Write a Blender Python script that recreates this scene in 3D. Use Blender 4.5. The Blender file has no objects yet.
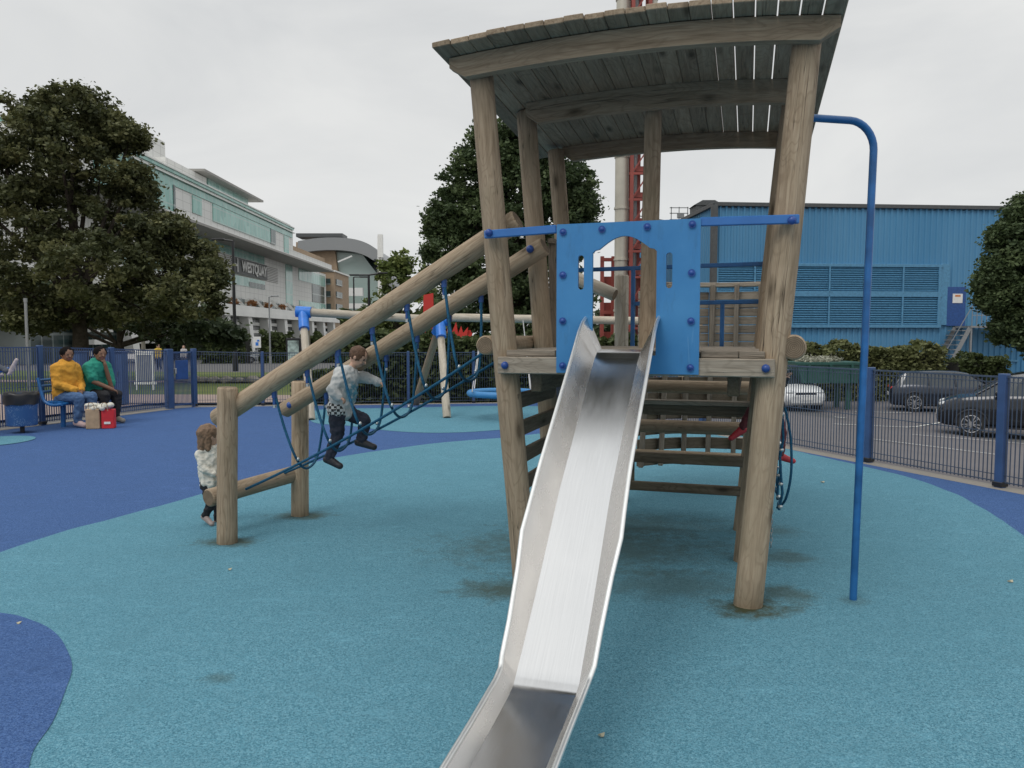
import bpy, bmesh, math, random
import numpy as np
from mathutils import Vector, Matrix, noise
random.seed(7); RNG = np.random.default_rng(11)
scene = bpy.context.scene
COL = scene.collection
R = math.radians
V = Vector
# ------------------------------------------------------------------ camera frame (used to measure the place from the photograph)
FPX = 770.0; PITCH = R(3.64); CH = 1.6
_F = V((0, math.cos(PITCH), -math.sin(PITCH))); _U = V((0, math.sin(PITCH), math.cos(PITCH))); _R = V((1, 0, 0))
CAM = V((0, 0, CH))
def ray(x, y): return _F + _R * ((x - 512) / FPX) + _U * ((384 - y) / FPX)
def at(x, y, Y):                       # point seen at pixel x,y at world depth Y
    r = ray(x, y); return CAM + r * (Y / r.y)
def ground_at(x, y, z=0.0):
    r = ray(x, y); return CAM + r * ((z - CH) / r.z)
A17 = R(17)
TU = V((math.cos(A17), -math.sin(A17), 0)); TV = V((math.sin(A17), math.cos(A17), 0))
TO = V((1.3955, 4.4799, 0))
def W(a, b, c): return TO + TU * a + TV * b + V((0, 0, c))      # tower frame
# ------------------------------------------------------------------ node helpers
MATS = {}
class NT:
    def __init__(s, name):
        s.m = bpy.data.materials.new(name); s.m.use_nodes = True
        s.t = s.m.node_tree; s.n = s.t.nodes; s.b = s.n['Principled BSDF']
    def node(s, typ, **kw):
        n = s.n.new(typ)
        for k, v in kw.items():
            if k in n.inputs.keys() if hasattr(n.inputs, 'keys') else False: n.inputs[k].default_value = v
            else: setattr(n, k, v)
        return n
    def link(s, a, b): s.t.links.new(a, b)
    def coord(s, kind='Object'):
        if kind == 'pos': return s.node('ShaderNodeNewGeometry').outputs['Position']
        if kind == 'grain':
            n = s.node('ShaderNodeAttribute'); n.attribute_name = 'grain'; return n.outputs['Vector']
        return s.node('ShaderNodeTexCoord').outputs[kind]
    def attr(s, name):
        n = s.node('ShaderNodeAttribute'); n.attribute_name = name; return n.outputs['Fac']
    def mapping(s, v, scale=(1, 1, 1), loc=(0, 0, 0), rot=(0, 0, 0)):
        n = s.node('ShaderNodeMapping'); n.inputs['Scale'].default_value = scale; n.inputs['Location'].default_value = loc
        n.inputs['Rotation'].default_value = rot; s.link(v, n.inputs['Vector']); return n.outputs[0]
    def noise(s, v, scale=5, detail=4, rough=.55, dist=0):
        n = s.node('ShaderNodeTexNoise'); n.inputs['Scale'].default_value = scale; n.inputs['Detail'].default_value = detail
        n.inputs['Roughness'].default_value = rough; n.inputs['Distortion'].default_value = dist
        s.link(v, n.inputs['Vector']); return n.outputs['Fac']
    def voronoi(s, v, scale=5, out='Color', feature='F1'):
        n = s.node('ShaderNodeTexVoronoi'); n.feature = feature; n.inputs['Scale'].default_value = scale
        s.link(v, n.inputs['Vector']); return n.outputs[out]
    def ramp(s, f, stops):
        n = s.node('ShaderNodeValToRGB'); e = n.color_ramp.elements
        while len(e) < len(stops): e.new(.5)
        for i, (p, c) in enumerate(stops):
            e[i].position = p; e[i].color = (c, c, c, 1) if isinstance(c, (int, float)) else (*c, 1)
        s.link(f, n.inputs['Fac']); return n.outputs['Color']
    def mix(s, f, a, b, mode='MIX'):
        n = s.node('ShaderNodeMix'); n.data_type = 'RGBA'; n.blend_type = mode
        for sock, val in ((n.inputs[0], f), (n.inputs[6], a), (n.inputs[7], b)):
            if isinstance(val, (int, float)): sock.default_value = val
            elif isinstance(val, tuple): sock.default_value = (*val, 1)
            else: s.link(val, sock)
        return n.outputs[2]
    def math(s, op, a, b=0.0, c=0.0):
        n = s.node('ShaderNodeMath'); n.operation = op
        for sock, val in zip(n.inputs, (a, b, c)):
            if isinstance(val, (int, float)): sock.default_value = val
            else: s.link(val, sock)
        return n.outputs[0]
    def bump(s, h, strength=.3, dist=.01):
        n = s.node('ShaderNodeBump'); n.inputs['Strength'].default_value = strength; n.inputs['Distance'].default_value = dist
        s.link(h, n.inputs['Height']); s.link(n.outputs[0], s.b.inputs['Normal'])
    def out(s, color=None, rough=None, metal=None, spec=None):
        for key, val in (('Base Color', color), ('Roughness', rough), ('Metallic', metal), ('Specular IOR Level', spec)):
            if val is None: continue
            sock = s.b.inputs[key]
            if isinstance(val, (int, float)): sock.default_value = val
            elif isinstance(val, tuple): sock.default_value = (*val, 1)
            else: s.link(val, sock)
        return s.m
def plain(name, col, rough=.5, metal=0., var=.18, scale=9., spec=.5, bump=0.):
    t = NT(name); c = t.coord('Object'); f = t.noise(c, scale, 5)
    d = tuple(x * (1 - var) for x in col); l = tuple(min(1, x * (1 + var)) for x in col)
    t.out(t.mix(t.ramp(f, [(.3, 0.), (.7, 1.)]), d, l), rough, metal, spec)
    if bump: t.bump(f, bump, .01)
    return t.m
def wood(name, dark, mid, light, crack=.5, tone=.35, green=0.):
    t = NT(name); g = t.coord('grain')
    fine = t.noise(t.mapping(g, (48, 48, 3.2)), 1, 5, .62)
    broad = t.noise(t.mapping(g, (9, 9, .9)), 1, 4, .6, .6)
    c = t.ramp(fine, [(.28, dark), (.5, mid), (.75, light)])
    fig = t.noise(t.mapping(g, (6.5, 6.5, 1.5)), 1, 2, .5, .5)
    ring = t.math('SINE', t.math('MULTIPLY', fig, 95))
    c = t.mix(t.ramp(ring, [(.0, 0.), (.5, .05), (1., .5)]), c, dark)
    c = t.mix(t.ramp(broad, [(.35, 0.), (.7, .55)]), c, t.mix(.5, light, mid))
    kn = t.voronoi(t.mapping(g, (5.5, 5.5, 1.9)), 1, 'Distance')
    c = t.mix(t.ramp(kn, [(.06, .85), (.10, .5), (.2, 0.)]), c, tuple(x * .4 for x in dark))
    cr = t.noise(t.mapping(g, (15, 15, .38)), 1, 3, .55)
    crk = t.ramp(cr, [(.492, 0.), (.5, crack), (.508, 0.)])
    crm = t.ramp(t.noise(g, 1.3, 2), [(.45, 0.), (.6, 1.)])
    c = t.mix(t.math('MULTIPLY', crk, crm), c, tuple(x * .25 for x in dark))
    tn = t.attr('tone')
    c = t.mix(1.0, c, t.ramp(tn, [(0., 1 - tone), (1., 1 + tone * .25)]), 'MULTIPLY')
    st = t.noise(t.coord('pos'), 2.3, 5, .65)
    c = t.mix(t.ramp(st, [(.45, 0.), (.75, .3)]), c, tuple(x * .55 for x in mid))
    if green:
        c = t.mix(t.ramp(t.noise(t.coord('pos'), 4.1, 4), [(.5, 0.), (.7, green)]), c, (.09, .10, .05))
    t.out(c, .82, 0, .25)
    t.bump(t.math('ADD', fine, t.math('MULTIPLY', crk, -1.5)), .45, .006)
    return t.m
M = {}
M['log'] = wood('weathered_log', (.215, .155, .098), (.378, .288, .198), (.50, .402, .290), .95, .16, .15)
M['log_dark'] = wood('dark_log', (.085, .066, .046), (.155, .125, .09), (.23, .19, .14), .9, .3, .3)  # darker wood tones for inner deck framing, low boards and lower planking
M['plank'] = wood('grey_plank', (.175, .145, .11), (.315, .268, .212), (.43, .375, .305), .8, .35)
M['roofwood'] = wood('roof_plank', (.215, .155, .10), (.375, .285, .195), (.50, .40, .285), .7, .35)
M['debark'] = wood('pale_log', (.34, .29, .22), (.50, .44, .35), (.64, .58, .49), .6, .2)
M['endgrain'] = None
def endgrain():
    t = NT('sawn_log_end'); g = t.coord('grain')
    d = t.node('ShaderNodeVectorMath'); d.operation = 'LENGTH'
    t.link(t.mapping(g, (1, 1, 0)), d.inputs[0])
    w = t.math('SINE', t.math('MULTIPLY', d.outputs['Value'], 620))
    c = t.mix(t.ramp(w, [(0., 0.), (1., 1.)]), (.15, .11, .075), (.28, .22, .155))
    c = t.mix(t.ramp(t.noise(g, 18, 4), [(.4, 0.), (.7, .6)]), c, (.11, .085, .06))
    return t.out(c, .85, 0, .2)
M['endgrain'] = endgrain()
def rubber(name, base, dark, light, stains_shade=()):
    t = NT(name); p = t.coord('pos')
    sp = t.voronoi(p, 210, 'Color')
    sep = t.node('ShaderNodeSeparateColor'); t.link(sp, sep.inputs[0])
    c = t.ramp(sep.outputs[0], [(0., dark), (.45, base), (1., light)])
    m2 = t.noise(p, 75, 4, .7)
    c = t.mix(t.ramp(m2, [(.3, .0), (.72, .6)]), c, tuple(x * .55 for x in dark))
    big = t.noise(p, .55, 5, .6); mid = t.noise(p, 2.6, 5, .65)
    c = t.mix(t.ramp(big, [(.35, 0.), (.7, .38)]), c, tuple(x * .74 for x in base))
    c = t.mix(t.ramp(mid, [(.5, 0.), (.72, .35)]), c, tuple(x * .62 + .01 for x in base))
    blot = t.noise(p, 5.5, 3, .5)
    sc_ = t.noise(t.mapping(p, (1.2, 3.4, 1), rot=(0, 0, .5)), 3.2, 6, .72, .8)
    c = t.mix(t.ramp(sc_, [(.56, 0.), (.72, .3)]), c, tuple(min(1, x * 1.35 + .03) for x in base))
    c = t.mix(t.ramp(blot, [(.68, 0.), (.76, .3)]), c, tuple(x * .45 for x in base))
    st = t.noise(p, 6, 6, .75)
    for (x, y, rx, ry, s) in stains_shade:
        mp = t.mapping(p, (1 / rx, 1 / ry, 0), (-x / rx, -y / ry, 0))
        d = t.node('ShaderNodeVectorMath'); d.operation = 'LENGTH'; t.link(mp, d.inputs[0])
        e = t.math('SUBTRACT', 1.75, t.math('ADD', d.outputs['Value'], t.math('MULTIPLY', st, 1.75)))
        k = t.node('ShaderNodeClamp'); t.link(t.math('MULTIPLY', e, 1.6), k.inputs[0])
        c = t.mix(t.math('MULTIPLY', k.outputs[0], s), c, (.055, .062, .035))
    t.out(c, .93, 0, .12)
    t.bump(t.math('ADD', sep.outputs[1], m2), .55, .004)
    return t.m
STAIN_SHADE = [(1.40, 4.42, .36, .24, 1.), (1.66, 4.66, .34, .25, .6), (1.95, 5.45, .3, .3, .5), (2.15, 6.2, .3, .3, .4), (-.05, 4.75, .42, .3, .75), (-2.2, 5.85, .36, .2, .8), (-1.86, 6.73, .38, .22, .8),
      (2.06, 4.55, .15, .12, .3), (.55, 5.7, 1.5, .85, .55), (1.0, 4.85, .8, .45, .4), (-1.38, 3.5, .13, .09, .4), (.9, 6.4, 1.2, .6, .45)]  # broad spots under the deck paint its shade in with the greenish stain
M['teal'] = rubber('teal_rubber_surface', (.120, .312, .400), (.055, .170, .234), (.235, .46, .555), STAIN_SHADE)
M['blue_rubber'] = rubber('blue_rubber_surface', (.068, .142, .335), (.034, .076, .205), (.12, .215, .43))
M['asphalt'] = NT('asphalt')
def asph(name, col, var=.3):
    t = NT(name); p = t.coord('pos')
    c = t.mix(t.noise(p, 60, 4, .8), tuple(x * (1 - var) for x in col), tuple(x * (1 + var) for x in col))
    c = t.mix(t.ramp(t.noise(p, .5, 5, .6), [(.4, 0.), (.7, .4)]), c, tuple(x * .7 for x in col))
    t.out(c, .9, 0, .25); t.bump(t.noise(p, 90, 3), .3, .005); return t.m
M['asphalt'] = asph('car_park_asphalt', (.155, .145, .148))
M['road'] = asph('road_asphalt', (.12, .118, .118))
M['path'] = asph('path_paving', (.30, .235, .205), .15)
M['soil'] = asph('dark_bed_soil', (.04, .04, .035))
M['concrete'] = asph('concrete_edging', (.27, .25, .22), .2)
def grassm():
    t = NT('lawn'); p = t.coord('pos')
    c = t.ramp(t.noise(p, 25, 5, .8), [(.3, (.045, .075, .02)), (.7, (.12, .16, .05))])
    c = t.mix(t.ramp(t.noise(p, .3, 4), [(.4, 0.), (.65, .6)]), c, (.17, .17, .075))
    return t.out(c, .95, 0, .1)
M['grass'] = grassm()
M['blue_panel'] = plain('blue_plastic_sheet', (.040, .205, .46), .42, 0, .06, 3)
def worn_panel():
    t = NT('worn_blue_plastic_sheet'); p = t.coord('pos')
    c = t.mix(t.ramp(t.noise(p, 2.2, 5, .65), [(.35, 0.), (.7, 1.)]), (.038, .195, .44), (.060, .245, .50))
    sc = t.noise(t.mapping(p, (60, 60, 4), rot=(.5, .2, .1)), 1, 3, .5, .8)
    c = t.mix(t.ramp(sc, [(.66, 0.), (.72, .35)]), c, (.16, .36, .58))
    gr = t.noise(t.mapping(p, (11, 11, 3)), 1, 5, .7)
    c = t.mix(t.ramp(gr, [(.55, 0.), (.75, .4)]), c, (.035, .10, .19))
    return t.out(c, t.ramp(gr, [(.3, .38), (.7, .6)]), 0, .4)
M['blue_panel'] = worn_panel()
M['blue_panel_edge'] = plain('blue_plastic_edge', (.03, .17, .45), .5)
M['blue_metal'] = plain('blue_powder_coat', (.035, .155, .43), .33, 0, .08, 6)
M['bolt_blue'] = plain('blue_bolt_cap', (.018, .065, .27), .35)
M['joint_blue'] = plain('bright_blue_joint', (.025, .18, .62), .35)
M['pole_blue'] = plain('blue_painted_pole', (.018, .12, .33), .33, 0, .28, 7)
M['fence_blue'] = plain('blue_fence_post', (.036, .080, .195), .42, 0, .15, 5)
M['fence_bar'] = plain('slate_blue_fence_bar', (.050, .072, .115), .45, 0, .15, 5)
M['fence_bar_left'] = plain('blue_fence_bar', (.040, .080, .19), .45, 0, .15, 5)
M['rope'] = plain('teal_rope', (.012, .085, .16), .8, 0, .35, 60, .3, .5)
M['clamp'] = plain('rope_clamp', (.55, .58, .58), .35, .8)
M['black'] = plain('black_plastic', (.015, .015, .017), .4)
M['white'] = plain('white_paint', (.72, .72, .70), .5, 0, .06)
M['offwhite'] = plain('off_white_cladding', (.76, .76, .73), .55, 0, .08, .3)
M['line'] = plain('road_marking_paint', (.55, .55, .52), .8, 0, .3, 3)
M['chain'] = plain('galvanised_steel', (.42, .42, .42), .4, .9)
def steel():
    t = NT('brushed_stainless_steel'); g = t.coord('grain')
    a = t.noise(t.mapping(g, (240, 240, 3)), 1, 4, .7)
    b = t.noise(t.mapping(g, (7, 7, 2.5)), 1, 5, .6)
    c = t.mix(a, (.50, .50, .50), (.66, .66, .655))
    sc = t.noise(t.mapping(g, (30, 16, 9), rot=(.3, .2, .9)), 1, 3, .4, 1.2)
    r = t.ramp(b, [(.3, .17), (.75, .34)])
    t.out(c, t.ramp(b, [(.3, .17), (.75, .27)]), 1.0); t.b.inputs['Anisotropic'].default_value = .35
    return t.m
M['steel'] = steel()
def steel2():
    t = NT('side_stainless_steel'); g = t.coord('grain')
    b = t.noise(t.mapping(g, (6, 6, 3)), 1, 5, .6)
    sm = t.noise(t.mapping(g, (5, 5, 3)), 1, 3, .5)
    c = t.mix(t.ramp(sm, [(.4, 0.), (.8, .3)]), (.72, .70, .675), (.48, .46, .43))
    t.out(c, t.ramp(b, [(.3, .2), (.75, .36)]), 1.0); return t.m
M['steel_side'] = steel2()
M['steel_rim'] = plain('steel_rim', (.86, .86, .84), .38, 1.0, .05)
def foliage(name, dark, mid, light, trans=.25):
    t = NT(name); tn = t.attr('tone')
    c = t.ramp(tn, [(0., dark), (.55, mid), (1., light)])
    c = t.mix(t.ramp(t.noise(t.coord('pos'), .7, 3), [(.4, 0.), (.7, .4)]), c, mid)
    t.out(c, .6, 0, .3)
    tr = t.node('ShaderNodeBsdfTranslucent'); t.link(c, tr.inputs[0]); mx = t.node('ShaderNodeMixShader')
    mx.inputs[0].default_value = trans; t.link(t.b.outputs[0], mx.inputs[1]); t.link(tr.outputs[0], mx.inputs[2])
    t.link(mx.outputs[0], t.n['Material Output'].inputs['Surface']); return t.m
M['leaf_olive'] = foliage('olive_green_leaves', (.040, .050, .022), (.090, .100, .040), (.185, .185, .080))
M['leaf_dark'] = foliage('deep_green_leaves', (.026, .042, .022), (.056, .080, .038), (.105, .138, .066))
M['leaf_mid'] = foliage('mid_green_leaves', (.034, .056, .026), (.075, .110, .045), (.14, .185, .08), .3)
M['leaf_light'] = foliage('fresh_green_leaves', (.07, .10, .03), (.14, .18, .05), (.24, .28, .09))
M['leaf_hedge'] = foliage('hedge_leaves', (.03, .045, .015), (.062, .085, .028), (.11, .135, .05))
M['leaf_hedge2'] = foliage('pale_hedge_leaves', (.07, .085, .03), (.14, .155, .06), (.25, .26, .12))
M['leaf_white'] = foliage('whitish_cuttings', (.2, .2, .15), (.4, .4, .32), (.6, .6, .5))
M['bark'] = plain('bark', (.055, .045, .036), .9, 0, .4, 8, .2, .6)
M['brick'] = plain('brown_brick', (.34, .25, .17), .85, 0, .15, 1)
M['glass_teal'] = plain('teal_facade_glass', (.16, .33, .30), .12, .0, .25, .25, .9)
M['glass_dark'] = plain('dark_facade_glass', (.05, .09, .09), .12, 0, .3, .3, .9)
M['soffit'] = plain('grey_soffit', (.30, .29, .27), .6, 0, .1)
M['greymetal'] = plain('grey_metal', (.27, .28, .285), .45, .3, .1)
M['darkgrey'] = plain('dark_grey_sign', (.075, .08, .082), .5)
M['red'] = plain('red_paint', (.50, .030, .022), .45, 0, .15, 1)
M['red_iron'] = plain('red_oxide_steel', (.30, .065, .05), .5, 0, .2, 1)
M['silver'] = plain('silver_duct', (.50, .47, .40), .45, .3, .15, .8)
M['green_skip'] = plain('dark_green_paint', (.018, .08, .066), .5)
M['tyre'] = plain('tyre_rubber', (.02, .02, .02), .8)
M['rim'] = plain('alloy_rim', (.45, .45, .46), .3, .7)
M['carglass'] = plain('car_window_glass', (.03, .04, .045), .06, 0, .1, 2, .9)
M['lampglass'] = plain('headlight_lens', (.6, .62, .62), .1, .2)
M['terracotta'] = plain('orange_flowers', (.35, .16, .06), .8, 0, .4)
def cladding():
    t = NT('blue_corrugated_cladding'); c = t.coord('Object')
    sx = t.node('ShaderNodeSeparateXYZ'); t.link(c, sx.inputs[0])
    s = t.math('ADD', sx.outputs[0], sx.outputs[1])
    c1 = t.mix(t.ramp(t.noise(t.mapping(c, (.25, .25, .08)), 1, 4), [(.35, 0.), (.7, 1.)]), (.060, .215, .39), (.090, .270, .46))
    ft = t.noise(c, .12, 3)
    c1 = t.mix(t.ramp(ft, [(.4, 0.), (.7, .25)]), c1, (.16, .30, .42))
    return t.out(c1, .5, 0, .35)
M['cladding'] = cladding()
M['louvre'] = plain('blue_louvre', (.085, .25, .41), .5)
M['door_blue'] = plain('dark_blue_door', (.02, .075, .25), .45)
# ------------------------------------------------------------------ mesh builder
ORIG = {}
def frame(d):
    d = V(d).normalized(); h = V((0, 0, 1)) if abs(d.z) < .93 else V((1, 0, 0))
    x = d.cross(h).normalized(); return x, d.cross(x).normalized(), d
class MB:
    def __init__(s): s.v = []; s.f = []; s.g = []; s.t = []; s.mi = []; s.sm = []; s.cuts = []
    def cut(s): s.cuts.append((len(s.v), len(s.f))); return s
    def _add(s, pts, gr, faces, tone, smooth=False, mi=0):
        o = len(s.v); s.v += [tuple(p) for p in pts]; s.g += [tuple(g) for g in gr]; s.t += [tone] * len(pts)
        for i, f in enumerate(faces):
            s.f.append([o + k for k in f]); s.mi.append(mi[i] if isinstance(mi, list) else mi); s.sm.append(smooth[i] if isinstance(smooth, list) else smooth)
    def box(s, c, size, ax=None, ay=None, bev=.0, mi=0, tone=None):
        """oriented box, ax = long axis, ay = second axis; chamfered edges when bev"""
        c = V(c); ax = V(ax or (1, 0, 0)).normalized(); ay = V(ay or (0, 1, 0)); ay = (ay - ax * ay.dot(ax)).normalized(); az = ax.cross(ay)
        hx, hy, hz = [k / 2 for k in size]; tone = random.random() if tone is None else tone
        off = V((random.uniform(0, 30), random.uniform(0, 30), random.uniform(0, 30)))
        L = max(range(3), key=lambda i: size[i])
        def gr(x, y, z):
            k = [x, y, z]; l = k.pop(L); return (k[0] + off.x, k[1] + off.y, l + off.z)
        if bev <= 0:
            P = [(sx * hx, sy * hy, sz * hz) for sx in (-1, 1) for sy in (-1, 1) for sz in (-1, 1)]
            F = [(0, 1, 3, 2), (4, 6, 7, 5), (0, 4, 5, 1), (2, 3, 7, 6), (0, 2, 6, 4), (1, 5, 7, 3)]
            s._add([c + ax * p[0] + ay * p[1] + az * p[2] for p in P], [gr(*p) for p in P], F, tone, False, mi); return
        b = min(bev, hx * .45, hy * .45, hz * .45); P = []; idx = {}
        for sx in (-1, 1):
            for sy in (-1, 1):
                for sz in (-1, 1):
                    for k in range(3):
                        q = [sx * (hx - b), sy * (hy - b), sz * (hz - b)]; q[k] = (sx * hx, sy * hy, sz * hz)[k]
                        idx[(sx, sy, sz, k)] = len(P); P.append(tuple(q))
        F = []
        for k in range(3):
            o1, o2 = [i for i in range(3) if i != k]
            for sg in (-1, 1):
                q = []
                for (p, r_) in ((-1, -1), (1, -1), (1, 1), (-1, 1)):
                    t = [0, 0, 0]; t[k] = sg; t[o1] = p; t[o2] = r_; q.append(idx[(*t, k)])
                F.append(q)
        for k in range(3):
            o1, o2 = [i for i in range(3) if i != k]
            for p in (-1, 1):
                for r_ in (-1, 1):
                    a1 = [0, 0, 0]; a1[k] = -1; a1[o1] = p; a1[o2] = r_; a2 = list(a1); a2[k] = 1
                    F.append([idx[(*a1, o1)], idx[(*a2, o1)], idx[(*a2, o2)], idx[(*a1, o2)]])
        for sx in (-1, 1):
            for sy in (-1, 1):
                for sz in (-1, 1): F.append([idx[(sx, sy, sz, k)] for k in range(3)])
        s._add([c + ax * p[0] + ay * p[1] + az * p[2] for p in P], [gr(*p) for p in P], F, tone, False, mi)
    def bar(s, p, q, w, h, up=(0, 0, 1), bev=0., mi=0, tone=None):
        p = V(p); q = V(q); d = q - p; up = V(up)
        ay = up.cross(d)
        if ay.length < 1e-5: ay = V((1, 0, 0)).cross(d)
        s.box((p + q) / 2, (d.length, w, h), d, ay, bev, mi, tone)
    def log(s, p, q, r0, r1=None, seg=22, rings=7, wob=.06, cap=1, mi=0, chamfer=.012, tone=None, oval=1.0):
        p = V(p); q = V(q); r1 = r0 if r1 is None else r1; x, y, d = frame(q - p); L = (q - p).length
        off = V((random.uniform(0, 30), random.uniform(0, 30), random.uniform(0, 30))); tone = random.random() if tone is None else tone
        pts = []; gr = []; F = []; mis = []; sms = []
        ts = [0] + [chamfer / L + (1 - 2 * chamfer / L) * i / rings for i in range(rings + 1)] + [1]
        for j, t in enumerate(ts):
            r = r0 + (r1 - r0) * t
            if j in (0, len(ts) - 1): r -= chamfer * .8
            for i in range(seg):
                a = 2 * math.pi * i / seg
                w = 1 + wob * (noise.noise(V((math.cos(a) * .8 + off.x, math.sin(a) * .8, t * L * 1.5 + off.z))))
                X = math.cos(a) * r * w * oval; Y = math.sin(a) * r * w
                pts.append(p + x * X + y * Y + d * (t * L)); gr.append((X + off.x, Y + off.y, t * L + off.z))
        n = len(ts)
        for j in range(n - 1):
            for i in range(seg):
                k = (i + 1) % seg; F.append((j * seg + i, j * seg + k, (j + 1) * seg + k, (j + 1) * seg + i)); mis.append(mi); sms.append(0 < j < n - 2)
        s._add(pts, gr, F, tone, sms, mis)
        for (row, pt) in ((0, p), (n - 1, q)):
            rim = pts[row * seg:(row + 1) * seg]; g = [((v - pt).dot(x), (v - pt).dot(y), 0) for v in rim]
            s._add(rim, g, [list(range(seg)) if row else list(range(seg))[::-1]], tone, False, cap)
    def tube(s, path, r, seg=8, mi=0, closed=False, caps=True, tone=None):
        path = [V(p) for p in path]; n = len(path); rr = r if isinstance(r, (list, tuple)) else [r] * n
        pts = []; gr = []; F = []; prev = None; L = 0; tone = random.random() if tone is None else tone
        for i, p in enumerate(path):
            a = path[(i - 1) % n] if (i or closed) else p; b = path[(i + 1) % n] if (i < n - 1 or closed) else p
            d = (b - a).normalized()
            if prev is None: x, y, _ = frame(d)
            else:
                x = (prev - d * prev.dot(d)); x = x.normalized() if x.length > 1e-6 else frame(d)[0]; y = d.cross(x)
            prev = x
            if i: L += (p - path[i - 1]).length
            for k in range(seg):
                t = 2 * math.pi * k / seg; c_, s_ = math.cos(t) * rr[i], math.sin(t) * rr[i]
                pts.append(p + x * c_ + y * s_); gr.append((c_, s_, L))
        m = n if closed else n - 1
        for i in range(m):
            j = (i + 1) % n
            for k in range(seg):
                l = (k + 1) % seg; F.append((i * seg + k, i * seg + l, j * seg + l, j * seg + k))
        s._add(pts, gr, F, tone, True, mi)
        if caps and not closed:
            s._add(pts[:seg], gr[:seg], [list(range(seg))[::-1]], tone, False, mi); s._add(pts[-seg:], gr[-seg:], [list(range(seg))], tone, False, mi)
    def ball(s, c, r, seg=12, rings=8, mi=0, tone=None):
        c = V(c); r = V(r) if not isinstance(r, (int, float)) else V((r, r, r)); pts = []; F = []
        for j in range(rings + 1):
            ph = math.pi * j / rings
            for i in range(seg):
                th = 2 * math.pi * i / seg
                pts.append(c + V((r.x * math.sin(ph) * math.cos(th), r.y * math.sin(ph) * math.sin(th), r.z * math.cos(ph))))
        for j in range(rings):
            for i in range(seg):
                k = (i + 1) % seg; F.append((j * seg + i, (j + 1) * seg + i, (j + 1) * seg + k, j * seg + k))
        s._add(pts, pts, F, random.random() if tone is None else tone, True, mi)
    def prism(s, outline, ext, mi=0, tone=None, smooth=False):
        """closed outline of 3D points extruded by vector ext"""
        ext = V(ext); n = len(outline); P = [V(p) for p in outline]; Q = [p + ext for p in P]; tone = random.random() if tone is None else tone
        F = [list(range(n))[::-1], list(range(n, 2 * n))] + [[i, (i + 1) % n, n + (i + 1) % n, n + i] for i in range(n)]
        s._add(P + Q, P + Q, F, tone, smooth, mi)
    def poly(s, pts, mi=0, tone=None): s._add([V(p) for p in pts], [V(p) for p in pts], [list(range(len(pts)))], random.random() if tone is None else tone, False, mi)
    def build_split(s, name, mats, parent):
        """one object per piece; pieces end where cut() was called"""
        out = []; v0 = f0 = 0
        for (v1, f1) in s.cuts + [(len(s.v), len(s.f))]:
            if v1 == v0: continue
            q = MB(); q.v = s.v[v0:v1]; q.g = s.g[v0:v1]; q.t = s.t[v0:v1]; q.f = [[k - v0 for k in f] for f in s.f[f0:f1]]; q.mi = s.mi[f0:f1]; q.sm = s.sm[f0:f1]
            out.append(q.build(name, mats, parent)); v0, f0 = v1, f1
        return out
    def build(s, name, mats, parent=None):
        if not isinstance(mats, (list, tuple)): mats = [mats]
        me = bpy.data.meshes.new(name); o0 = ORIG.get(parent.name, V((0, 0, 0))) if parent else V((0, 0, 0))
        me.from_pydata([(a - o0.x, b - o0.y, c - o0.z) for a, b, c in s.v], [], s.f)
        for m in mats: me.materials.append(m)
        n = len(mats)
        me.polygons.foreach_set('material_index', [min(k, n - 1) for k in s.mi]); me.polygons.foreach_set('use_smooth', [bool(k) for k in s.sm])
        a = me.attributes.new('grain', 'FLOAT_VECTOR', 'POINT'); a.data.foreach_set('vector', [c for g in s.g for c in g])
        a = me.attributes.new('tone', 'FLOAT', 'POINT'); a.data.foreach_set('value', s.t)
        bm = bmesh.new(); bm.from_mesh(me); bmesh.ops.recalc_face_normals(bm, faces=bm.faces); bm.to_mesh(me); bm.free()
        me.update(); return link(name, me, parent)
def link(name, me, parent=None):
    o = bpy.data.objects.new(name, me); COL.objects.link(o)
    if parent: o.parent = parent; ORIG[o.name] = ORIG.get(parent.name, V((0, 0, 0)))
    else: ORIG[o.name] = V((0, 0, 0))
    return o
def thing(name, label, cat, loc=(0, 0, 0), group=None):
    o = bpy.data.objects.new(name, None); COL.objects.link(o); o.location = loc; o.empty_display_size = .2
    ORIG[o.name] = V(loc); return tag(o, label, cat, group)
def tag(o, label, cat, group=None, kind=None):
    if label: o['label'] = label
    if cat: o['category'] = cat
    if group: o['group'] = group
    if kind: o['kind'] = kind
    return o
def recenter(o, loc):
    """give a top-level mesh its origin at loc"""
    loc = V(loc); o.data.transform(Matrix.Translation(-loc)); o.location = loc; ORIG[o.name] = loc; return o
def copy_tree(o, parent=None):
    c = o.copy(); COL.objects.link(c); c.parent = parent
    for ch in [x for x in bpy.data.objects if x.parent == o]: copy_tree(ch, c)
    return c
def spline(pts, n=8, closed=False):
    P = [V(p) for p in pts]; out = []; m = len(P)
    rng = range(m) if closed else range(m - 1)
    for i in rng:
        p0 = P[(i - 1) % m] if (i or closed) else P[0]; p1 = P[i]; p2 = P[(i + 1) % m]; p3 = P[(i + 2) % m] if (i + 2 < m or closed) else P[-1]
        for k in range(n):
            t = k / n
            out.append(.5 * ((2 * p1) + (p2 - p0) * t + (2 * p0 - 5 * p1 + 4 * p2 - p3) * t * t + (3 * p1 - p0 - 3 * p2 + p3) * t ** 3))
    if not closed: out.append(P[-1])
    return out
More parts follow.
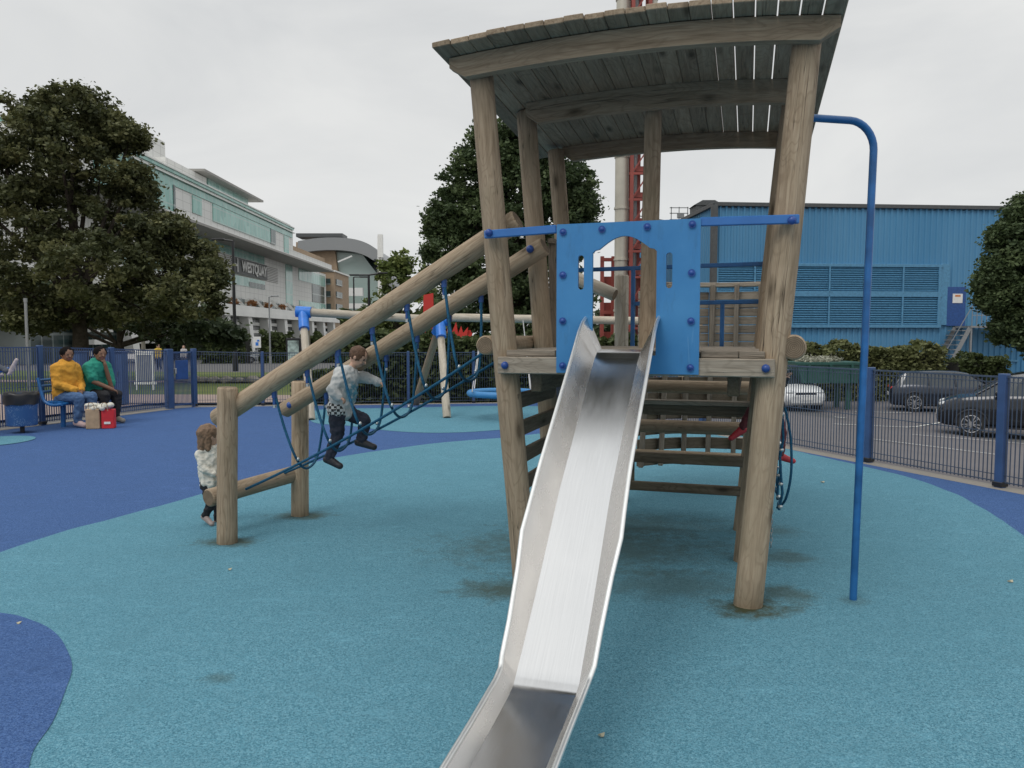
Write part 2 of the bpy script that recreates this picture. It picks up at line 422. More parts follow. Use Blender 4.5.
# ------------------------------------------------------------------ terrain
FA = V((5.11, 7.98, 0)); FD = V((-.376, .926, 0)).normalized(); FN = V((.926, .376, 0)).normalized()
def gz(x, y):
    sR = min(max((x - FA.x) * FN.x + (y - FA.y) * FN.y - .25, 0), 12); sL = min(max(y - 18.6, 0), 72)
    return min(-.1 * sR, -.0225 * sL)
def sheet(name, poly, dz, mat, step=1.0, kind='structure'):
    xs = [p[0] for p in poly]; ys = [p[1] for p in poly]; bm = bmesh.new()
    nx = max(1, int((max(xs) - min(xs)) / step)); ny = max(1, int((max(ys) - min(ys)) / step))
    vs = [[bm.verts.new((min(xs) + (max(xs) - min(xs)) * i / nx, min(ys) + (max(ys) - min(ys)) * j / ny, 0)) for i in range(nx + 1)] for j in range(ny + 1)]
    for j in range(ny):
        for i in range(nx): bm.faces.new((vs[j][i], vs[j][i + 1], vs[j + 1][i + 1], vs[j + 1][i]))
    area = sum(poly[i][0] * poly[(i + 1) % len(poly)][1] - poly[(i + 1) % len(poly)][0] * poly[i][1] for i in range(len(poly)))
    for i in range(len(poly)):
        a = V((*poly[i][:2], 0)); b = V((*poly[(i + 1) % len(poly)][:2], 0)); d = b - a; n = V((d.y, -d.x, 0)) * (1 if area > 0 else -1)
        bmesh.ops.bisect_plane(bm, geom=bm.verts[:] + bm.edges[:] + bm.faces[:], plane_co=a, plane_no=n, clear_outer=True)
    for v in bm.verts: v.co.z = gz(v.co.x, v.co.y) + dz
    me = bpy.data.meshes.new(name); bm.to_mesh(me); bm.free(); me.materials.append(mat)
    o = link(name, me); o['kind'] = kind; return o
def flat(name, pts, z, mat):
    b = MB(); b.poly([(p[0], p[1], z) for p in pts]); o = b.build(name, mat); o['kind'] = 'structure'
    bm = bmesh.new(); bm.from_mesh(o.data); bmesh.ops.triangulate(bm, faces=bm.faces)
    for f in bm.faces:
        if f.normal.z < 0: f.normal_flip()
    bm.to_mesh(o.data); bm.free(); return o
# one base ground sheet out to the horizon, finer near the playground
bm = bmesh.new()
gx = [-2500, -900, -400, -200] + list(range(-120, 121, 3)) + [200, 400, 900, 2500]
gy = [-300, -60, -20] + [k * 1.5 for k in range(-6, 40)] + list(range(60, 130, 4)) + [180, 300, 600, 1200, 3000]
vs = [[bm.verts.new((x, y, gz(x, y) - .06)) for x in gx] for y in gy]
for j in range(len(gy) - 1):
    for i in range(len(gx) - 1): bm.faces.new((vs[j][i], vs[j][i + 1], vs[j + 1][i + 1], vs[j + 1][i]))
me = bpy.data.meshes.new('ground'); bm.to_mesh(me); bm.free(); me.materials.append(M['road']); o = link('ground', me); o['kind'] = 'structure'
G = ground_at
FR0 = FA - FD * 14; FR1 = FA + FD * 11.2          # right fence line, from behind the camera to the far corner
GL0 = V((-9.6, 10.2, 0)); GL1 = V((-7.41, 16.62, 0)); GP = V((-7.08, 17.12, 0)); FARC = V((.6, 18.25, 0))
sheetpts = [FR0, FR1 + FD * 0, FARC + V((0, 0, 0)), GP, GL1, GL0, V((-14, -3, 0)), V((8, -6, 0))]
flat('playground_surface', [FR0, FR1, FARC, GP, GL1, GL0, (-13.5, -5)], 0.0, M['blue_rubber'])
main = [(-260, 690), (-60, 580), (0, 553), (60, 533), (120, 517), (200, 495), (250, 480), (300, 466), (340, 457), (400, 448), (450, 442), (502, 438), (560, 432), (640, 428), (720, 430), (775, 446), (830, 459), (870, 468), (910, 478), (950, 492), (985, 510), (1024, 536), (1100, 590), (1250, 720)]
pts = [G(*p) for p in main] + [V((4.2, .5, 0)), V((3, -2.5, 0)), V((-3, -2.5, 0)), V((-4.6, 0, 0)), V((-5.2, 2.2, 0))]
def ragged(P, amp=.012):
    out = []
    for i, p in enumerate(P):
        q = P[(i + 1) % len(P)]; L = (q - p).length; k = max(1, min(12, int(L / .12)))
        for j in range(k): w_ = p.lerp(q, j / k); out.append(w_ + V((noise.noise(w_ * 3.1), noise.noise(w_ * 3.1 + V((9, 4, 2))), 0)) * amp * 1.6)
    return out
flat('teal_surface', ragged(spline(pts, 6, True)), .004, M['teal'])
far = [(312, 422), (350, 426), (390, 431), (440, 433), (500, 430), (560, 422), (600, 414), (590, 408), (500, 406), (400, 408), (318, 410)]
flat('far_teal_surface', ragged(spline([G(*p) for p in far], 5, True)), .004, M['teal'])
blob = [(0, 614), (30, 620), (55, 634), (70, 660), (67, 690), (52, 722), (34, 752), (20, 790), (-40, 900), (-300, 900), (-260, 640), (-90, 606)]
flat('dark_blue_patch', ragged(spline([G(*p) for p in blob], 6, True), .008), .008, M['blue_rubber'])
c0 = G(-6, 441.5)
flat('small_teal_disc', [(c0.x + .50 * math.cos(k * math.pi / 16), c0.y + .62 * math.sin(k * math.pi / 16)) for k in range(32)], .008, M['teal'])
# concrete edging along the fences
kb = MB()
for p, q in ((FR0, FR1), (FR1, FARC), (FARC, GP), (GL1, GL0)):
    n = V(((q - p).y, -(q - p).x, 0)).normalized()
    kb.box((p + q) / 2 + V((0, 0, -.03)), ((q - p).length, .2, .078), q - p, n, .008)
kb.build('concrete_edging', M['concrete'])['kind'] = 'structure'
# car park, roads, lawn, path outside
sheet('car_park', [(4.9 + .2, 8.0), tuple(FR0[:2] + FN[:2] * .12), (60, -30), (60, 70), (3, 70), tuple(FR1[:2] + FN[:2] * .12)] if False else [tuple((FR0 + FN * .1)[:2]), (60, -20), (60, 60), (4, 60), tuple((FR1 + FN * .1)[:2])], -.02, M['asphalt'])
sheet('lawn', [(-60, 18.5 + 2.2), (-1.5, 19.9), (-6, 44), (-60, 58)], -.02, M['grass'])
sheet('paving', [(-60, 5), (-11.2, 9.0), (-8.6, 18.2), (-60, 22)], -.015, M['path'])
sheet('path', [(-60, 22.2), (-60, 19.3), (-9, 18.0), (.2, 19.0), (0, 20.6), (-9, 21.6)], .0, M['path'])
sheet('cross_path', [(-60, 36.5), (-60, 33.5), (-4, 29.5), (-4.5, 31.5)], .0, M['path'])
lines = [((834, 424), (944, 422)), ((854, 411.5), (912, 413)), ((872, 439), (1000, 455)), ((912, 434.5), (1060, 446)), ((818, 415), (846, 418)), ((1000, 458), (1100, 469)), ((962, 449.5), (1012, 456))]
lines = lines[:5]
mk = MB()
for (a, b) in lines:
    def hit(px):
        z = -.9
        for _ in range(12): p = G(px[0], px[1], z); z = gz(p.x, p.y)
        return p
    p, q = hit(a), hit(b); d = (q - p).normalized(); n = V((-d.y, d.x, 0)) * .05; K = 10
    for k in range(K):
        s0 = p + (q - p) * (k / K); s1 = p + (q - p) * ((k + 1) / K)
        mk.poly([(w_.x, w_.y, gz(w_.x, w_.y) + .004) for w_ in (s0 - n, s1 - n, s1 + n, s0 + n)])
mk.build('bay_markings', M['line'])['kind'] = 'structure'
# ------------------------------------------------------------------ play tower
tower = thing('play_tower', 'weathered timber play tower with arched plank roof and blue entrance panel, standing on splayed posts', 'play tower', W(-.7, .93, 0))
LW = M['log']; EG = M['endgrain']
def tpost(a0, a1, b0, b1, ztop, r, z0=-.05, mat=None):
    m = MB(); m.log(W(a0, b0, z0), W(a1, b1, ztop), r * 1.03, r * .97, 26, 14, .05); return m.build('post', [mat or LW, EG], tower)
tpost(0, .262, 0, 0, 3.27, .081); tpost(-1.365, -1.665, 0, 0, 3.27, .077)
tpost(-.02, .245, .92, .92, 3.24, .078); tpost(-1.385, -1.645, .97, .97, 3.27, .074)
tpost(-.04, .24, 1.82, 1.82, 3.18, .076); tpost(-1.37, -1.64, 1.88, 1.88, 3.19, .070)
tpost(-.725, -.70, .97, .97, 3.31, .062, 1.3)
q0_ = at(622, 275, 7.35); m = MB(); m.log(V((q0_.x, q0_.y, -.05)), q0_, .066, .064, 22, 8, .05); m.build('post', [M['debark'], M['debark']], tower)
# roof: boards along the depth laid over three arched beams
def arch(a, b=0.): return 3.360 - (.040 if a < -.6 else .060) * (a + .6) ** 2 - .05 * max(b, 0)
rb = MB(); nb = 20; a0, a1 = -1.87, .445
for i in range(nb):
    am = a0 + (a1 - a0) * (i + .5) / nb; w = (a1 - a0) / nb; gap = .0025 if i < 14 else .0075
    sl = (arch(am + .02) - arch(am - .02)) / .04; dirx = (TU + V((0, 0, sl))).normalized()
    j = random.uniform(-.012, .012); y0, y1 = -.305 + j, 2.16 + random.uniform(-.02, .02)
    pa, pb = W(am, y0, arch(am) + .022 + .3 * .05), W(am, y1, arch(am, y1) + .022 + random.uniform(-.002, .002))
    rb.box((pa + pb) / 2, ((pb - pa).length, w - gap, .034), pb - pa, dirx, .004)
rb.build('roof', M['roofwood'], tower)
for (b, al, ar, h, th) in ((-.11, -1.82, .42, .125, .07), (.83, -1.60, .30, .15, .06), (1.98, -1.60, .33, .12, .06)):
    m = MB(); K = 22; top = []; bot = []
    for k in range(K + 1):
        a = al + (ar - al) * k / K; e = min(a - al, ar - a); r = max(0, .10 - e) / .10
        top.append(W(a, b, arch(a, b) + .004)); bot.append(W(a, b, arch(a, b) - h + .07 * r * r))
    off = V((random.random() * 9, random.random() * 9, 0)); n = len(m.v)
    P = []; Gr = []
    for k in range(K + 1):
        for (pt, zz) in ((top[k], 1), (bot[k], 0)):
            for s_ in (-.5, .5): P.append(pt + TV * (th * s_)); Gr.append((s_ * th + off.x, zz * h + off.y, k * .1))
    F = []
    for k in range(K):
        o_ = k * 4; q = o_ + 4
        F += [(o_, q, q + 1, o_ + 1), (o_ + 2, o_ + 3, q + 3, q + 2), (o_, o_ + 2, q + 2, q), (o_ + 1, q + 1, q + 3, o_ + 3)]
    F += [(0, 1, 3, 2), (4 * K, 4 * K + 2, 4 * K + 3, 4 * K + 1)]
    m._add(P, Gr, F, .6, False, 0); m.build('roof_beam', M['roofwood'], tower)
# deck
dk = MB(); nbd = 14
bw = 1.93 / nbd
for i in range(nbd):
    if i == 0:
        for (x0, x1) in ((-1.47, -1.155), (-.285, -.075), (-.07, .07)): dk.box(W((x0 + x1) / 2, -.02 + .0, 1.487), (x1 - x0, bw - .006, .04), TU, TV, .004, tone=random.uniform(0, .5))
        dk.box(W(-.72, .0, 1.487), (.86, bw - .05, .04), TU, TV, .004)
        continue
    dk.box(W(-.71, -.02 + bw * i, 1.487), (1.52, bw - .008, .04), TU, TV, .004)
dk.build('deck', M['plank'], tower)
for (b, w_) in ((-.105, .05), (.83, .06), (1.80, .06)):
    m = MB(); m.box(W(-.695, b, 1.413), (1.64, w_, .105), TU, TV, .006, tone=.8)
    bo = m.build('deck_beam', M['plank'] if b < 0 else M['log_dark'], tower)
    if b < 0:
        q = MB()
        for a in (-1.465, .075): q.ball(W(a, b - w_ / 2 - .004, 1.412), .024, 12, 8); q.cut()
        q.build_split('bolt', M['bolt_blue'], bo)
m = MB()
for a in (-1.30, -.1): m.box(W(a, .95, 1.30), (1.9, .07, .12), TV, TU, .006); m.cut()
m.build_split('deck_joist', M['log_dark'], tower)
# round logs lying along both sides of the deck
m = MB(); m.log(W(.225, -.05, 1.53), W(.235, 1.9, 1.53), .072, .072, 26); m.build('side_log', [LW, EG], tower)
m = MB(); m.log(W(-1.635, -.02, 1.535), W(-1.64, 1.9, 1.535), .062, .062, 26); m.build('side_log', [LW, EG], tower)
# entrance panel with arch opening and two slots
def panel():
    al, ar, zb, zt = -1.134, -.292, 1.372, 2.262; b = -.145; th = .028
    bm = bmesh.new(); segs = 14
    outer = [(al, zb), (ar, zb), (ar, zt), (al, zt)]
    hole = [(-.925, 1.36)]; hl, hr = -.915, -.538
    op = [(hl, 1.48), (hr, 1.48), (hr, 2.085), (hr - .015, 2.10), (hr - .04, 2.105)]
    for k in range(1, 12):
        t = k / 12; op.append((hr - .04 - (hr - hl - .08) * t, 2.105 + .075 * math.sin(math.pi * t)))
    op += [(hl + .04, 2.105), (hl + .015, 2.10), (hl, 2.085)]
    def slot(cx, z0, z1, r=.018):
        o_ = []
        for k in range(9): o_.append((cx + r * math.cos(math.pi * k / 8), z1 - r + r * math.sin(math.pi * k / 8)))
        for k in range(9): o_.append((cx - r * math.cos(math.pi * k / 8), z0 + r - r * math.sin(math.pi * k / 8)))
        return o_
    loops = [outer, op, slot(-.985, 1.87, 2.075), slot(-.466, 1.87, 2.075)]
    # fill with scanline-free triangulation
    edges = []
    for L in loops:
        vv = [bm.verts.new((x, 0, z)) for x, z in L]
        for i in range(len(vv)): edges.append(bm.edges.new((vv[i], vv[(i + 1) % len(vv)])))
    bmesh.ops.triangle_fill(bm, use_beauty=True, use_dissolve=False, edges=edges)
    fs = bm.faces[:]
    # drop faces that fill the holes
    def inside(p, L):
        c = False; n = len(L)
        for i in range(n):
            x1, y1 = L[i]; x2, y2 = L[(i + 1) % n]
            if (y1 > p[1]) != (y2 > p[1]) and p[0] < (x2 - x1) * (p[1] - y1) / (y2 - y1) + x1: c = not c
        return c
    kill = [f for f in fs if any(inside((f.calc_center_median().x, f.calc_center_median().z), L) for L in loops[1:])]
    bmesh.ops.delete(bm, geom=kill, context='FACES')
    ex = bmesh.ops.extrude_face_region(bm, geom=bm.faces[:])
    for e in ex['geom']:
        if isinstance(e, bmesh.types.BMVert): e.co.y += th
    bmesh.ops.recalc_face_normals(bm, faces=bm.faces)
    o0 = ORIG[tower.name]
    for v in bm.verts: v.co = W(v.co.x, b + v.co.y, v.co.z) - o0
    me = bpy.data.meshes.new('entrance_panel'); bm.to_mesh(me); bm.free(); me.materials.append(M['blue_panel'])
    po = link('entrance_panel', me, tower); ORIG[po.name] = o0
    for (a, z) in ((-1.10, 2.215), (-.865, 2.222), (-.60, 2.226), (-.345, 2.23), (-1.10, 1.96), (-.345, 1.955), (-1.10, 1.685), (-.345, 1.68), (-1.10, 1.415), (-.345, 1.412)):
        q = MB(); q.ball(W(a + .006, b - .003, z), (.017, .017, .017), 12, 8); q.tube([W(a + .006, b - .002, z), W(a + .006, b - .010, z)], .021, 14); q.build('bolt', M['bolt_blue'], po)
panel()
for (x0, x1, zl, zr) in ((-1.60, -1.14, 2.222, 2.238), (-.30, .235, 2.245, 2.238)):
    m = MB(); m.bar(W(x0, -.12, zl), W(x1, -.12, zr), .03, .05, (0, 0, 1), .005)
    e = m.build('top_rail', M['blue_metal'], tower)
    q = MB(); xe = x0 + .035 if x0 < -1 else x1 - .04
    q.ball(W(xe, -.142, 2.23), .024, 12, 8); q.build('bolt', M['bolt_blue'], e)
for (p, q_) in (((-1.56, 1.9, 2.16), (.12, 1.9, 2.175)), ((-.98, 1.9, 1.865), (.12, 1.9, 1.87)), ((-.965, 1.9, 1.5), (-.965, 1.9, 2.16)), ((-.23, 1.9, 1.5), (-.23, 1.9, 1.865))):
    m = MB(); m.bar(W(*p), W(*q_), .034, .034, (0, 0, 1) if abs(p[2] - q_[2]) < .1 else TV, .005); m.build('guard_rail', M['pole_blue'], tower)
# slatted sides
m = MB()
for k in range(8):
    b = 1.08 + k * .10; m.bar(W(-1.44, b, 1.50), W(-1.46, b, 2.30), .03, .075, TU, .004)
m.bar(W(-1.46, 1.0, 2.31), W(-1.46, 1.85, 2.31), .05, .04, (0, 0, 1), .004)
m.build('slat_side', M['plank'], tower)
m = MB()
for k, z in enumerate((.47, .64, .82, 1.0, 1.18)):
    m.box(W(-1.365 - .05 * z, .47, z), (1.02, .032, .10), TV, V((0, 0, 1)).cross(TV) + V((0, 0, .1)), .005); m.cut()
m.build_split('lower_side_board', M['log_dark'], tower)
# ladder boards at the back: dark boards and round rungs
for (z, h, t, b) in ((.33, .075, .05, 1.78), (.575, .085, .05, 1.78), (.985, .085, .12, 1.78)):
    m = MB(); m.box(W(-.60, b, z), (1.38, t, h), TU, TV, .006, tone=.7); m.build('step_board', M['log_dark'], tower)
m = MB(); m.box(W(-.60, 1.72, 1.05), (1.36, .14, .035), TU, TV, .005, tone=.9); m.build('step_tread', M['plank'], tower)
for (z, b) in ((.50, 2.35), (.80, 2.12), (1.14, 2.3)):
    m = MB(); m.log(W(-1.3, b, z), W(.1, b, z), .058, .058, 16); m.build('step_log', [LW, EG], tower)
# diagonal handrail behind the opening
m = MB(); m.log(at(556, 270, 7.5), at(615, 295, 7.2), .066, .062, 18); m.build('handrail_log', [M['debark'], EG], tower)
# ------------------------------------------------------------------ slide
slide = thing('slide', 'straight brushed stainless steel slide running down from the blue entrance panel', 'slide', W(-.74, -1.8, 0))
def slide_parts():
    # stations: b (distance along), z of bed, half bed width, flare, wall height
    raw = [(-.09, 1.512, .128, .085, .20), (-.12, 1.512, .128, .085, .195), (-.24, 1.500, .127, .085, .17), (-.34, 1.455, .126, .085, .155), (-.50, 1.345, .125, .085, .145), (-.75, 1.165, .125, .085, .14), (-1.1, .918, .124, .085, .135),
           (-1.40, .700, .124, .086, .135), (-1.52, .612, .124, .088, .135), (-1.66, .512, .124, .07, .115), (-1.85, .385, .124, .055, .085), (-1.965, .312, .124, .05, .07), (-2.02, .292, .121, .044, .062), (-2.10, .285, .119, .042, .058), (-2.4, .278, .116, .04, .056), (-2.75, .27, .114, .04, .056), (-2.95, .25, .114, .04, .045)]
    def mid(b): return -.738 + .004 * b + max(0, -1.2 - b) * .034
    st = []
    for i in range(len(raw) - 1):
        for k in range(4):
            t = k / 4; st.append([raw[i][j] * (1 - t) + raw[i + 1][j] * t for j in range(5)])
    st.append(list(raw[-1]))
    def surf(name, cols, mat, th=.004):
        m = MB(); P = []; Gr = []; F = []; n = len(cols(st[0])); L = 0
        for i, s_ in enumerate(st):
            if i: L += math.hypot(s_[0] - st[i - 1][0], s_[1] - st[i - 1][1])
            c = cols(s_); arc = 0
            for j, (da, dz) in enumerate(c):
                if j: arc += math.hypot(da - c[j - 1][0], dz - c[j - 1][1])
                P.append(W(mid(s_[0]) + da, s_[0], s_[1] + dz)); Gr.append((da, arc, L))
        for i in range(len(st) - 1):
            for j in range(n - 1): F.append((i * n + j, i * n + j + 1, (i + 1) * n + j + 1, (i + 1) * n + j))
        m._add(P, Gr, F, .5, True, 0); o = m.build(name, mat, slide)
        md = o.modifiers.new('s', 'SOLIDIFY'); md.thickness = th; md.offset = 0; md = o.modifiers.new('e', 'EDGE_SPLIT'); md.split_angle = R(40)
        return o
    surf('slide_bed', lambda s: [(-s[2], 0), (0, 0), (s[2], 0)], M['steel'])
    for sg in (-1, 1):
        w = surf('side_wall', lambda s: [(sg * s[2], .001), (sg * (s[2] + s[3]), s[4])], M['steel_side'])
        m = MB(); m.tube([W(mid(s[0]) + sg * (s[2] + s[3] + .004), s[0], s[1] + s[4] + .002) for s in st], .0105, 8); r = m.build('rim', M['steel_rim'], w)
    m = MB()
    for b in (-2.15,):
        m.tube([W(-.744, b, -.02), W(-.744, b, .27)], .03, 12); m.box(W(-.744, b, .262), (.2, .1, .01), TU, TV)
    m.build('support_leg', M['chain'], slide)
slide_parts()
# ------------------------------------------------------------------ fire pole
pole = thing('fire_pole', "blue painted fireman's pole bent over at the top beside the play tower", 'pole', W(.613, .2, 0))
bp = G(853, 600); topd = 3.02
PT = at(850, 122, bp.y).z; tp = V((bp.x + .045, bp.y - .0, 2.92)); hp = W(.24, .06, PT); path = [bp + V((0, 0, -.03)), V((bp.x + .04, bp.y, 2.4))]
dirh = (hp - V((tp.x, tp.y, PT))).normalized(); rr = .16
for k in range(9):
    t = math.pi / 2 * k / 8; path.append(V((tp.x, tp.y, PT - rr)) + dirh * (rr * (1 - math.cos(t))) + V((0, 0, rr * math.sin(t))))
path.append(hp)
m = MB(); m.tube(path, .0215, 16); m.build('pole_tube', M['pole_blue'], pole)
# ------------------------------------------------------------------ rope climbing bridge on the left
bridge = thing('rope_climbing_bridge', 'log framed rope bridge of hanging teal loops climbing up to the tower from the left', 'rope bridge', (-2.0, 6.2, 0))
pA = G(227, 543); pB = G(300, 515.5)
m = MB(); m.log(pA + V((0, 0, -.03)), at(227.5, 387, pA.y), .077, .075, 24, 10, .05); m.build('post', [LW, EG], bridge)
m = MB(); m.log(pB + V((0, 0, -.03)), at(300, 381, pB.y), .075, .073, 24, 10, .05); m.build('post', [LW, EG], bridge)
L1a, L1b = at(217, 419, 5.99), at(518, 220, 5.08); L2a, L2b = at(284, 410.5, 6.58), at(545, 246, 5.62)
m = MB(); m.log(L1a, L1b, .075, .072, 24, 14, .04); m.build('handrail_log', [LW, EG], bridge)
m = MB(); m.log(L2a, L2b, .068, .068, 24, 14, .04); l2 = m.build('handrail_log', [LW, EG], bridge)
m = MB(); m.ball(at(290, 405, 6.49), .03); m.build('bolt', M['bolt_blue'], l2)
m = MB(); m.ball(at(530, 249, 5.58), .028); m.build('bolt', M['bolt_blue'], l2)
C1, C2 = at(208, 498, 6.0), at(304, 471, 6.86)
m = MB(); m.log(C1, C2, .072, .072, 24, 8, .04); m.build('cross_log', [LW, EG], bridge)
def sagrope(p, q, sag, r=.009, n=14):
    p = V(p); q = V(q); m_ = MB(); m_.tube([p.lerp(q, k / n) + V((0, 0, -sag * 4 * (k / n) * (1 - k / n))) for k in range(n + 1)], r, 7); return m_
R1a, R1b = at(246, 489, 6.0), at(486, 351, 5.08); R2a, R2b = at(281, 474.5, 6.62), at(508, 354, 5.62)
sagrope(R1a, R1b, .05, .0105).build('foot_rope', M['rope'], bridge); sagrope(R2a, R2b, .05, .0105).build('foot_rope', M['rope'], bridge)
x1s = [274, 307, 338, 372, 407, 444]; x2s = [326, 354, 386, 417, 449, 481]
def online(a, b, x):
    lo, hi = 0., 1.
    for _ in range(40):
        mdd = (lo + hi) / 2; p = a.lerp(b, mdd); d = p - CAM; px = 512 + FPX * d.x / d.dot(_F)
        if px < x: lo = mdd
        else: hi = mdd
    return a.lerp(b, lo), lo
for i, (xa, xb) in enumerate(zip(x1s, x2s)):
    p, t1 = online(L1a, L1b, xa); q, t2 = online(L2a, L2b, xb)
    p = p + V((0, 0, -.075)); q = q + V((0, 0, -.07))
    bx = [301, 333, 363, 395, 429, 462][i]; r1, s1 = online(R1a, R1b, bx - 3); r2, s2 = online(R2a, R2b, bx + 14)
    bot = (r1 + r2) / 2 + V((0, 0, -.085)); pth = spline([p, p.lerp(r1, .5) + V((-.01, 0, -.03)), r1 + V((-.01, 0, 0)), bot, r2 + V((.02, 0, .0)), r2.lerp(q, .5) + V((.02, 0, 0)), q], 6)
    m = MB(); m.tube(pth, .010, 8); lp = m.build('rope_loop', M['rope'], bridge)
    m = MB()
    for e in (p, q): m.tube([e + V((0, 0, .03)), e + V((0, 0, -.05))], .02, 10); m.tube([e + V((0, 0, -.05)), e + V((0, 0, -.1))], .013, 8); m.cut()
    m.build_split('rope_end_cap', M['door_blue'], lp)
    m = MB()
    for e in (r1, r2): m.ball(e, (.014, .013, .014), 8, 6); m.cut()
    for e in (p, q): m.tube([e + V((0, 0, -.105)), e + V((0, 0, -.125))], .014, 8); m.cut()
    m.build_split('rope_clamp', M['clamp'], lp)
# ------------------------------------------------------------------ rope net on the right side
net = thing('climbing_net', 'teal climbing net with steel clamps hanging down the right side of the tower', 'climbing net', W(.3, 1.3, 0))
bs = [.95, 1.3, 1.65]; zs = [1.3, 1.05, .8, .56, .4]
m = MB()
for b in bs:
    m.tube([W(.215 + .012 * math.sin(k * 2 + b * 5), b + .015 * math.sin(k * 3), 1.5 - k * .125) for k in range(10)], .0095, 7); m.cut()
m.build_split('hanging_rope', M['rope'], net)
m = MB()
for z in zs: m.tube([W(.215 + .012 * math.sin(k + z * 9), .95 + .7 * k / 8, z - .02 * math.sin(math.pi * k / 8)) for k in range(9)], .009, 7); m.cut()
m.tube(spline([W(.23, .93, 1.1), W(.27, .93, .9), W(.28, .93, .65), W(.25, .98, .45), W(.20, 1.1, .36)], 6), .009, 7)
m.build_split('cross_rope', M['rope'], net)
m = MB()
for b in bs:
    for z in zs: m.ball(W(.215, b, z), (.017, .017, .014), 8, 6); m.cut()
m.build_split('rope_clamp', M['clamp'], net)
m = MB()
for (bq, aq) in ((1.0, .16), (1.35, .15)):
    for k in range(13):
        c = W(aq, bq, .52 - k * .034); n_ = 8; ax = (TU if k % 2 else TV)
        m.tube([c + ax * (.009 * math.cos(2 * math.pi * j / n_)) + V((0, 0, .021 * math.sin(2 * math.pi * j / n_))) for j in range(n_)], .0032, 5, closed=True)
    m.cut()
m.build_split('chain', M['chain'], net)
# ------------------------------------------------------------------ curved timber wall behind the tower
wallt = thing('curved_timber_wall', 'curved wall of grey horizontal planks on timber battens behind the play tower', 'timber wall', (2.1, 8.0, 0))
def arcp(t, z, dr=0.):  # t 0..1 left to right
    cx, cy, r = 1.95, 7.0, 1.12 + dr; an = R(126) - R(70) * t; return V((cx + r * math.cos(an), cy + r * math.sin(an), z))
NS = 5
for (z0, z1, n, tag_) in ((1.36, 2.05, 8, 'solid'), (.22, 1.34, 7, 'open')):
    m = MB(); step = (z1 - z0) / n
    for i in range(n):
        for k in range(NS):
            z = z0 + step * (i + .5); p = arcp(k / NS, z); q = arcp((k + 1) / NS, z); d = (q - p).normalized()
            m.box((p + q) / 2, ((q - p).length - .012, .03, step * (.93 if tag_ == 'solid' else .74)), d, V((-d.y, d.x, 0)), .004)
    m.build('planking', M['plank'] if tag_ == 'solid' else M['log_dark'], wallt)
for k in range(NS + 1):
    m = MB(); p = arcp(k / NS, .24, -.06); q = arcp(k / NS, 2.12, .0 - .06) + V((.09 - .02 * k, 0, 0)); m.bar(p, q, .05, .07, TV, .006); m.build('batten', M['plank'], wallt)
m = MB()
for k in range(NS): m.bar(arcp(k / NS, 2.12, -.02) + V((.05, 0, 0)), arcp((k + 1) / NS, 2.12, -.02) + V((.05, 0, 0)), .12, .045, (0, 0, 1), .005)
m.build('top_rail', M['plank'], wallt)
m = MB(); m.log(V((1.72, 7.3, 1.30)), at(693, 288, 7.3), .05, .05, 16); m.build('post', [M['debark'], M['debark']], wallt)
m = MB()
for k in (0., 1.): m.log(arcp(k, -.05, .1), arcp(k, 1.35, .1), .05, .05, 14); m.cut()
m.build_split('support_post', [M['log_dark'], EG], wallt)
# ------------------------------------------------------------------ swing frames
def swing(label, xs, Yf, Yb, ztop, zbeam, feet, group):
    t = thing('swing_frame', label, 'swing frame', V(feet[0][0]), group); return t
# long frame with two bays
def leg(par, foot, top, mat, r=.055):
    m = MB(); m.log(foot, top, r, r * .92, 16, 5, .04); return m.build('leg', [mat, EG], par)
sw = thing('swing_frame', 'long pale log swing frame with bright blue joints at the far side of the playground', 'swing frame', G(311, 420))
T1 = at(303, 312, 15.8); T2 = at(440, 320, 16.0); T3 = at(452, 317.5, 16.0); T4 = at(700, 322, 17.0)
m = MB(); m.log(T1, T2, .085, .085, 18, 6, .03); m.build('top_beam', [M['debark'], EG], sw)
leg(sw, G(311, 420), T1 - V((0, 0, .05)), M['debark'], .08); leg(sw, G(309, 404), T1 - V((-.05, 0, .05)), LW, .08)
leg(sw, G(447, 418), T2 - V((0, 0, .08)), M['debark'], .08); leg(sw, G(415, 405), T2 - V((-.0, -.05, .08)), LW, .085)
for (T_, q) in ((T1, 0), (T2, 1)):
    d = (T2 - T1).normalized(); m = MB(); m.tube([T_ - d * .14, T_ + d * .16], .115, 18)
    f = G(311, 420) if q == 0 else G(447, 418); e = (f - T_).normalized(); m.tube([T_, T_ + e * .42], .105, 16)
    f2 = G(309, 404) if q == 0 else G(415, 405); m.tube([T_, T_ + (f2 - T_).normalized() * .36], .10, 16)
    m.build('joint', M['joint_blue'], sw)
sw2 = sw
m = MB(); m.log(T3, T4, .085, .085, 18, 8, .03); m.build('top_beam', [M['debark'], EG], sw2)
leg(sw2, V((3.2, 15.6, 0)), T4, LW, .08); leg(sw2, V((3.9, 17.9, 0)), T4, LW, .08)
sc = at(502, 393, 14.7); m = MB(); n_ = 28
bs_ = thing('basket_swing', 'blue round basket swing hanging by chains from the far beam', 'basket swing', sc)
m.tube([sc + V((.62 * math.cos(2 * math.pi * k / n_), .62 * math.sin(2 * math.pi * k / n_), 0)) for k in range(n_)], .06, 10, closed=True); m.build('ring', M['blue_panel'], bs_)
m = MB()
for k in range(-5, 6):
    w_ = math.sqrt(.62 ** 2 - (k * .12) ** 2); m.tube([sc + V((k * .12, -w_, 0)), sc + V((k * .12, 0, -.1)), sc + V((k * .12, w_, 0))], .012, 5)
    m.tube([sc + V((-w_, k * .12, 0)), sc + V((0, k * .12, -.1)), sc + V((w_, k * .12, 0))], .012, 5)
m.build('rope_mesh', M['rope'], bs_)
m = MB()
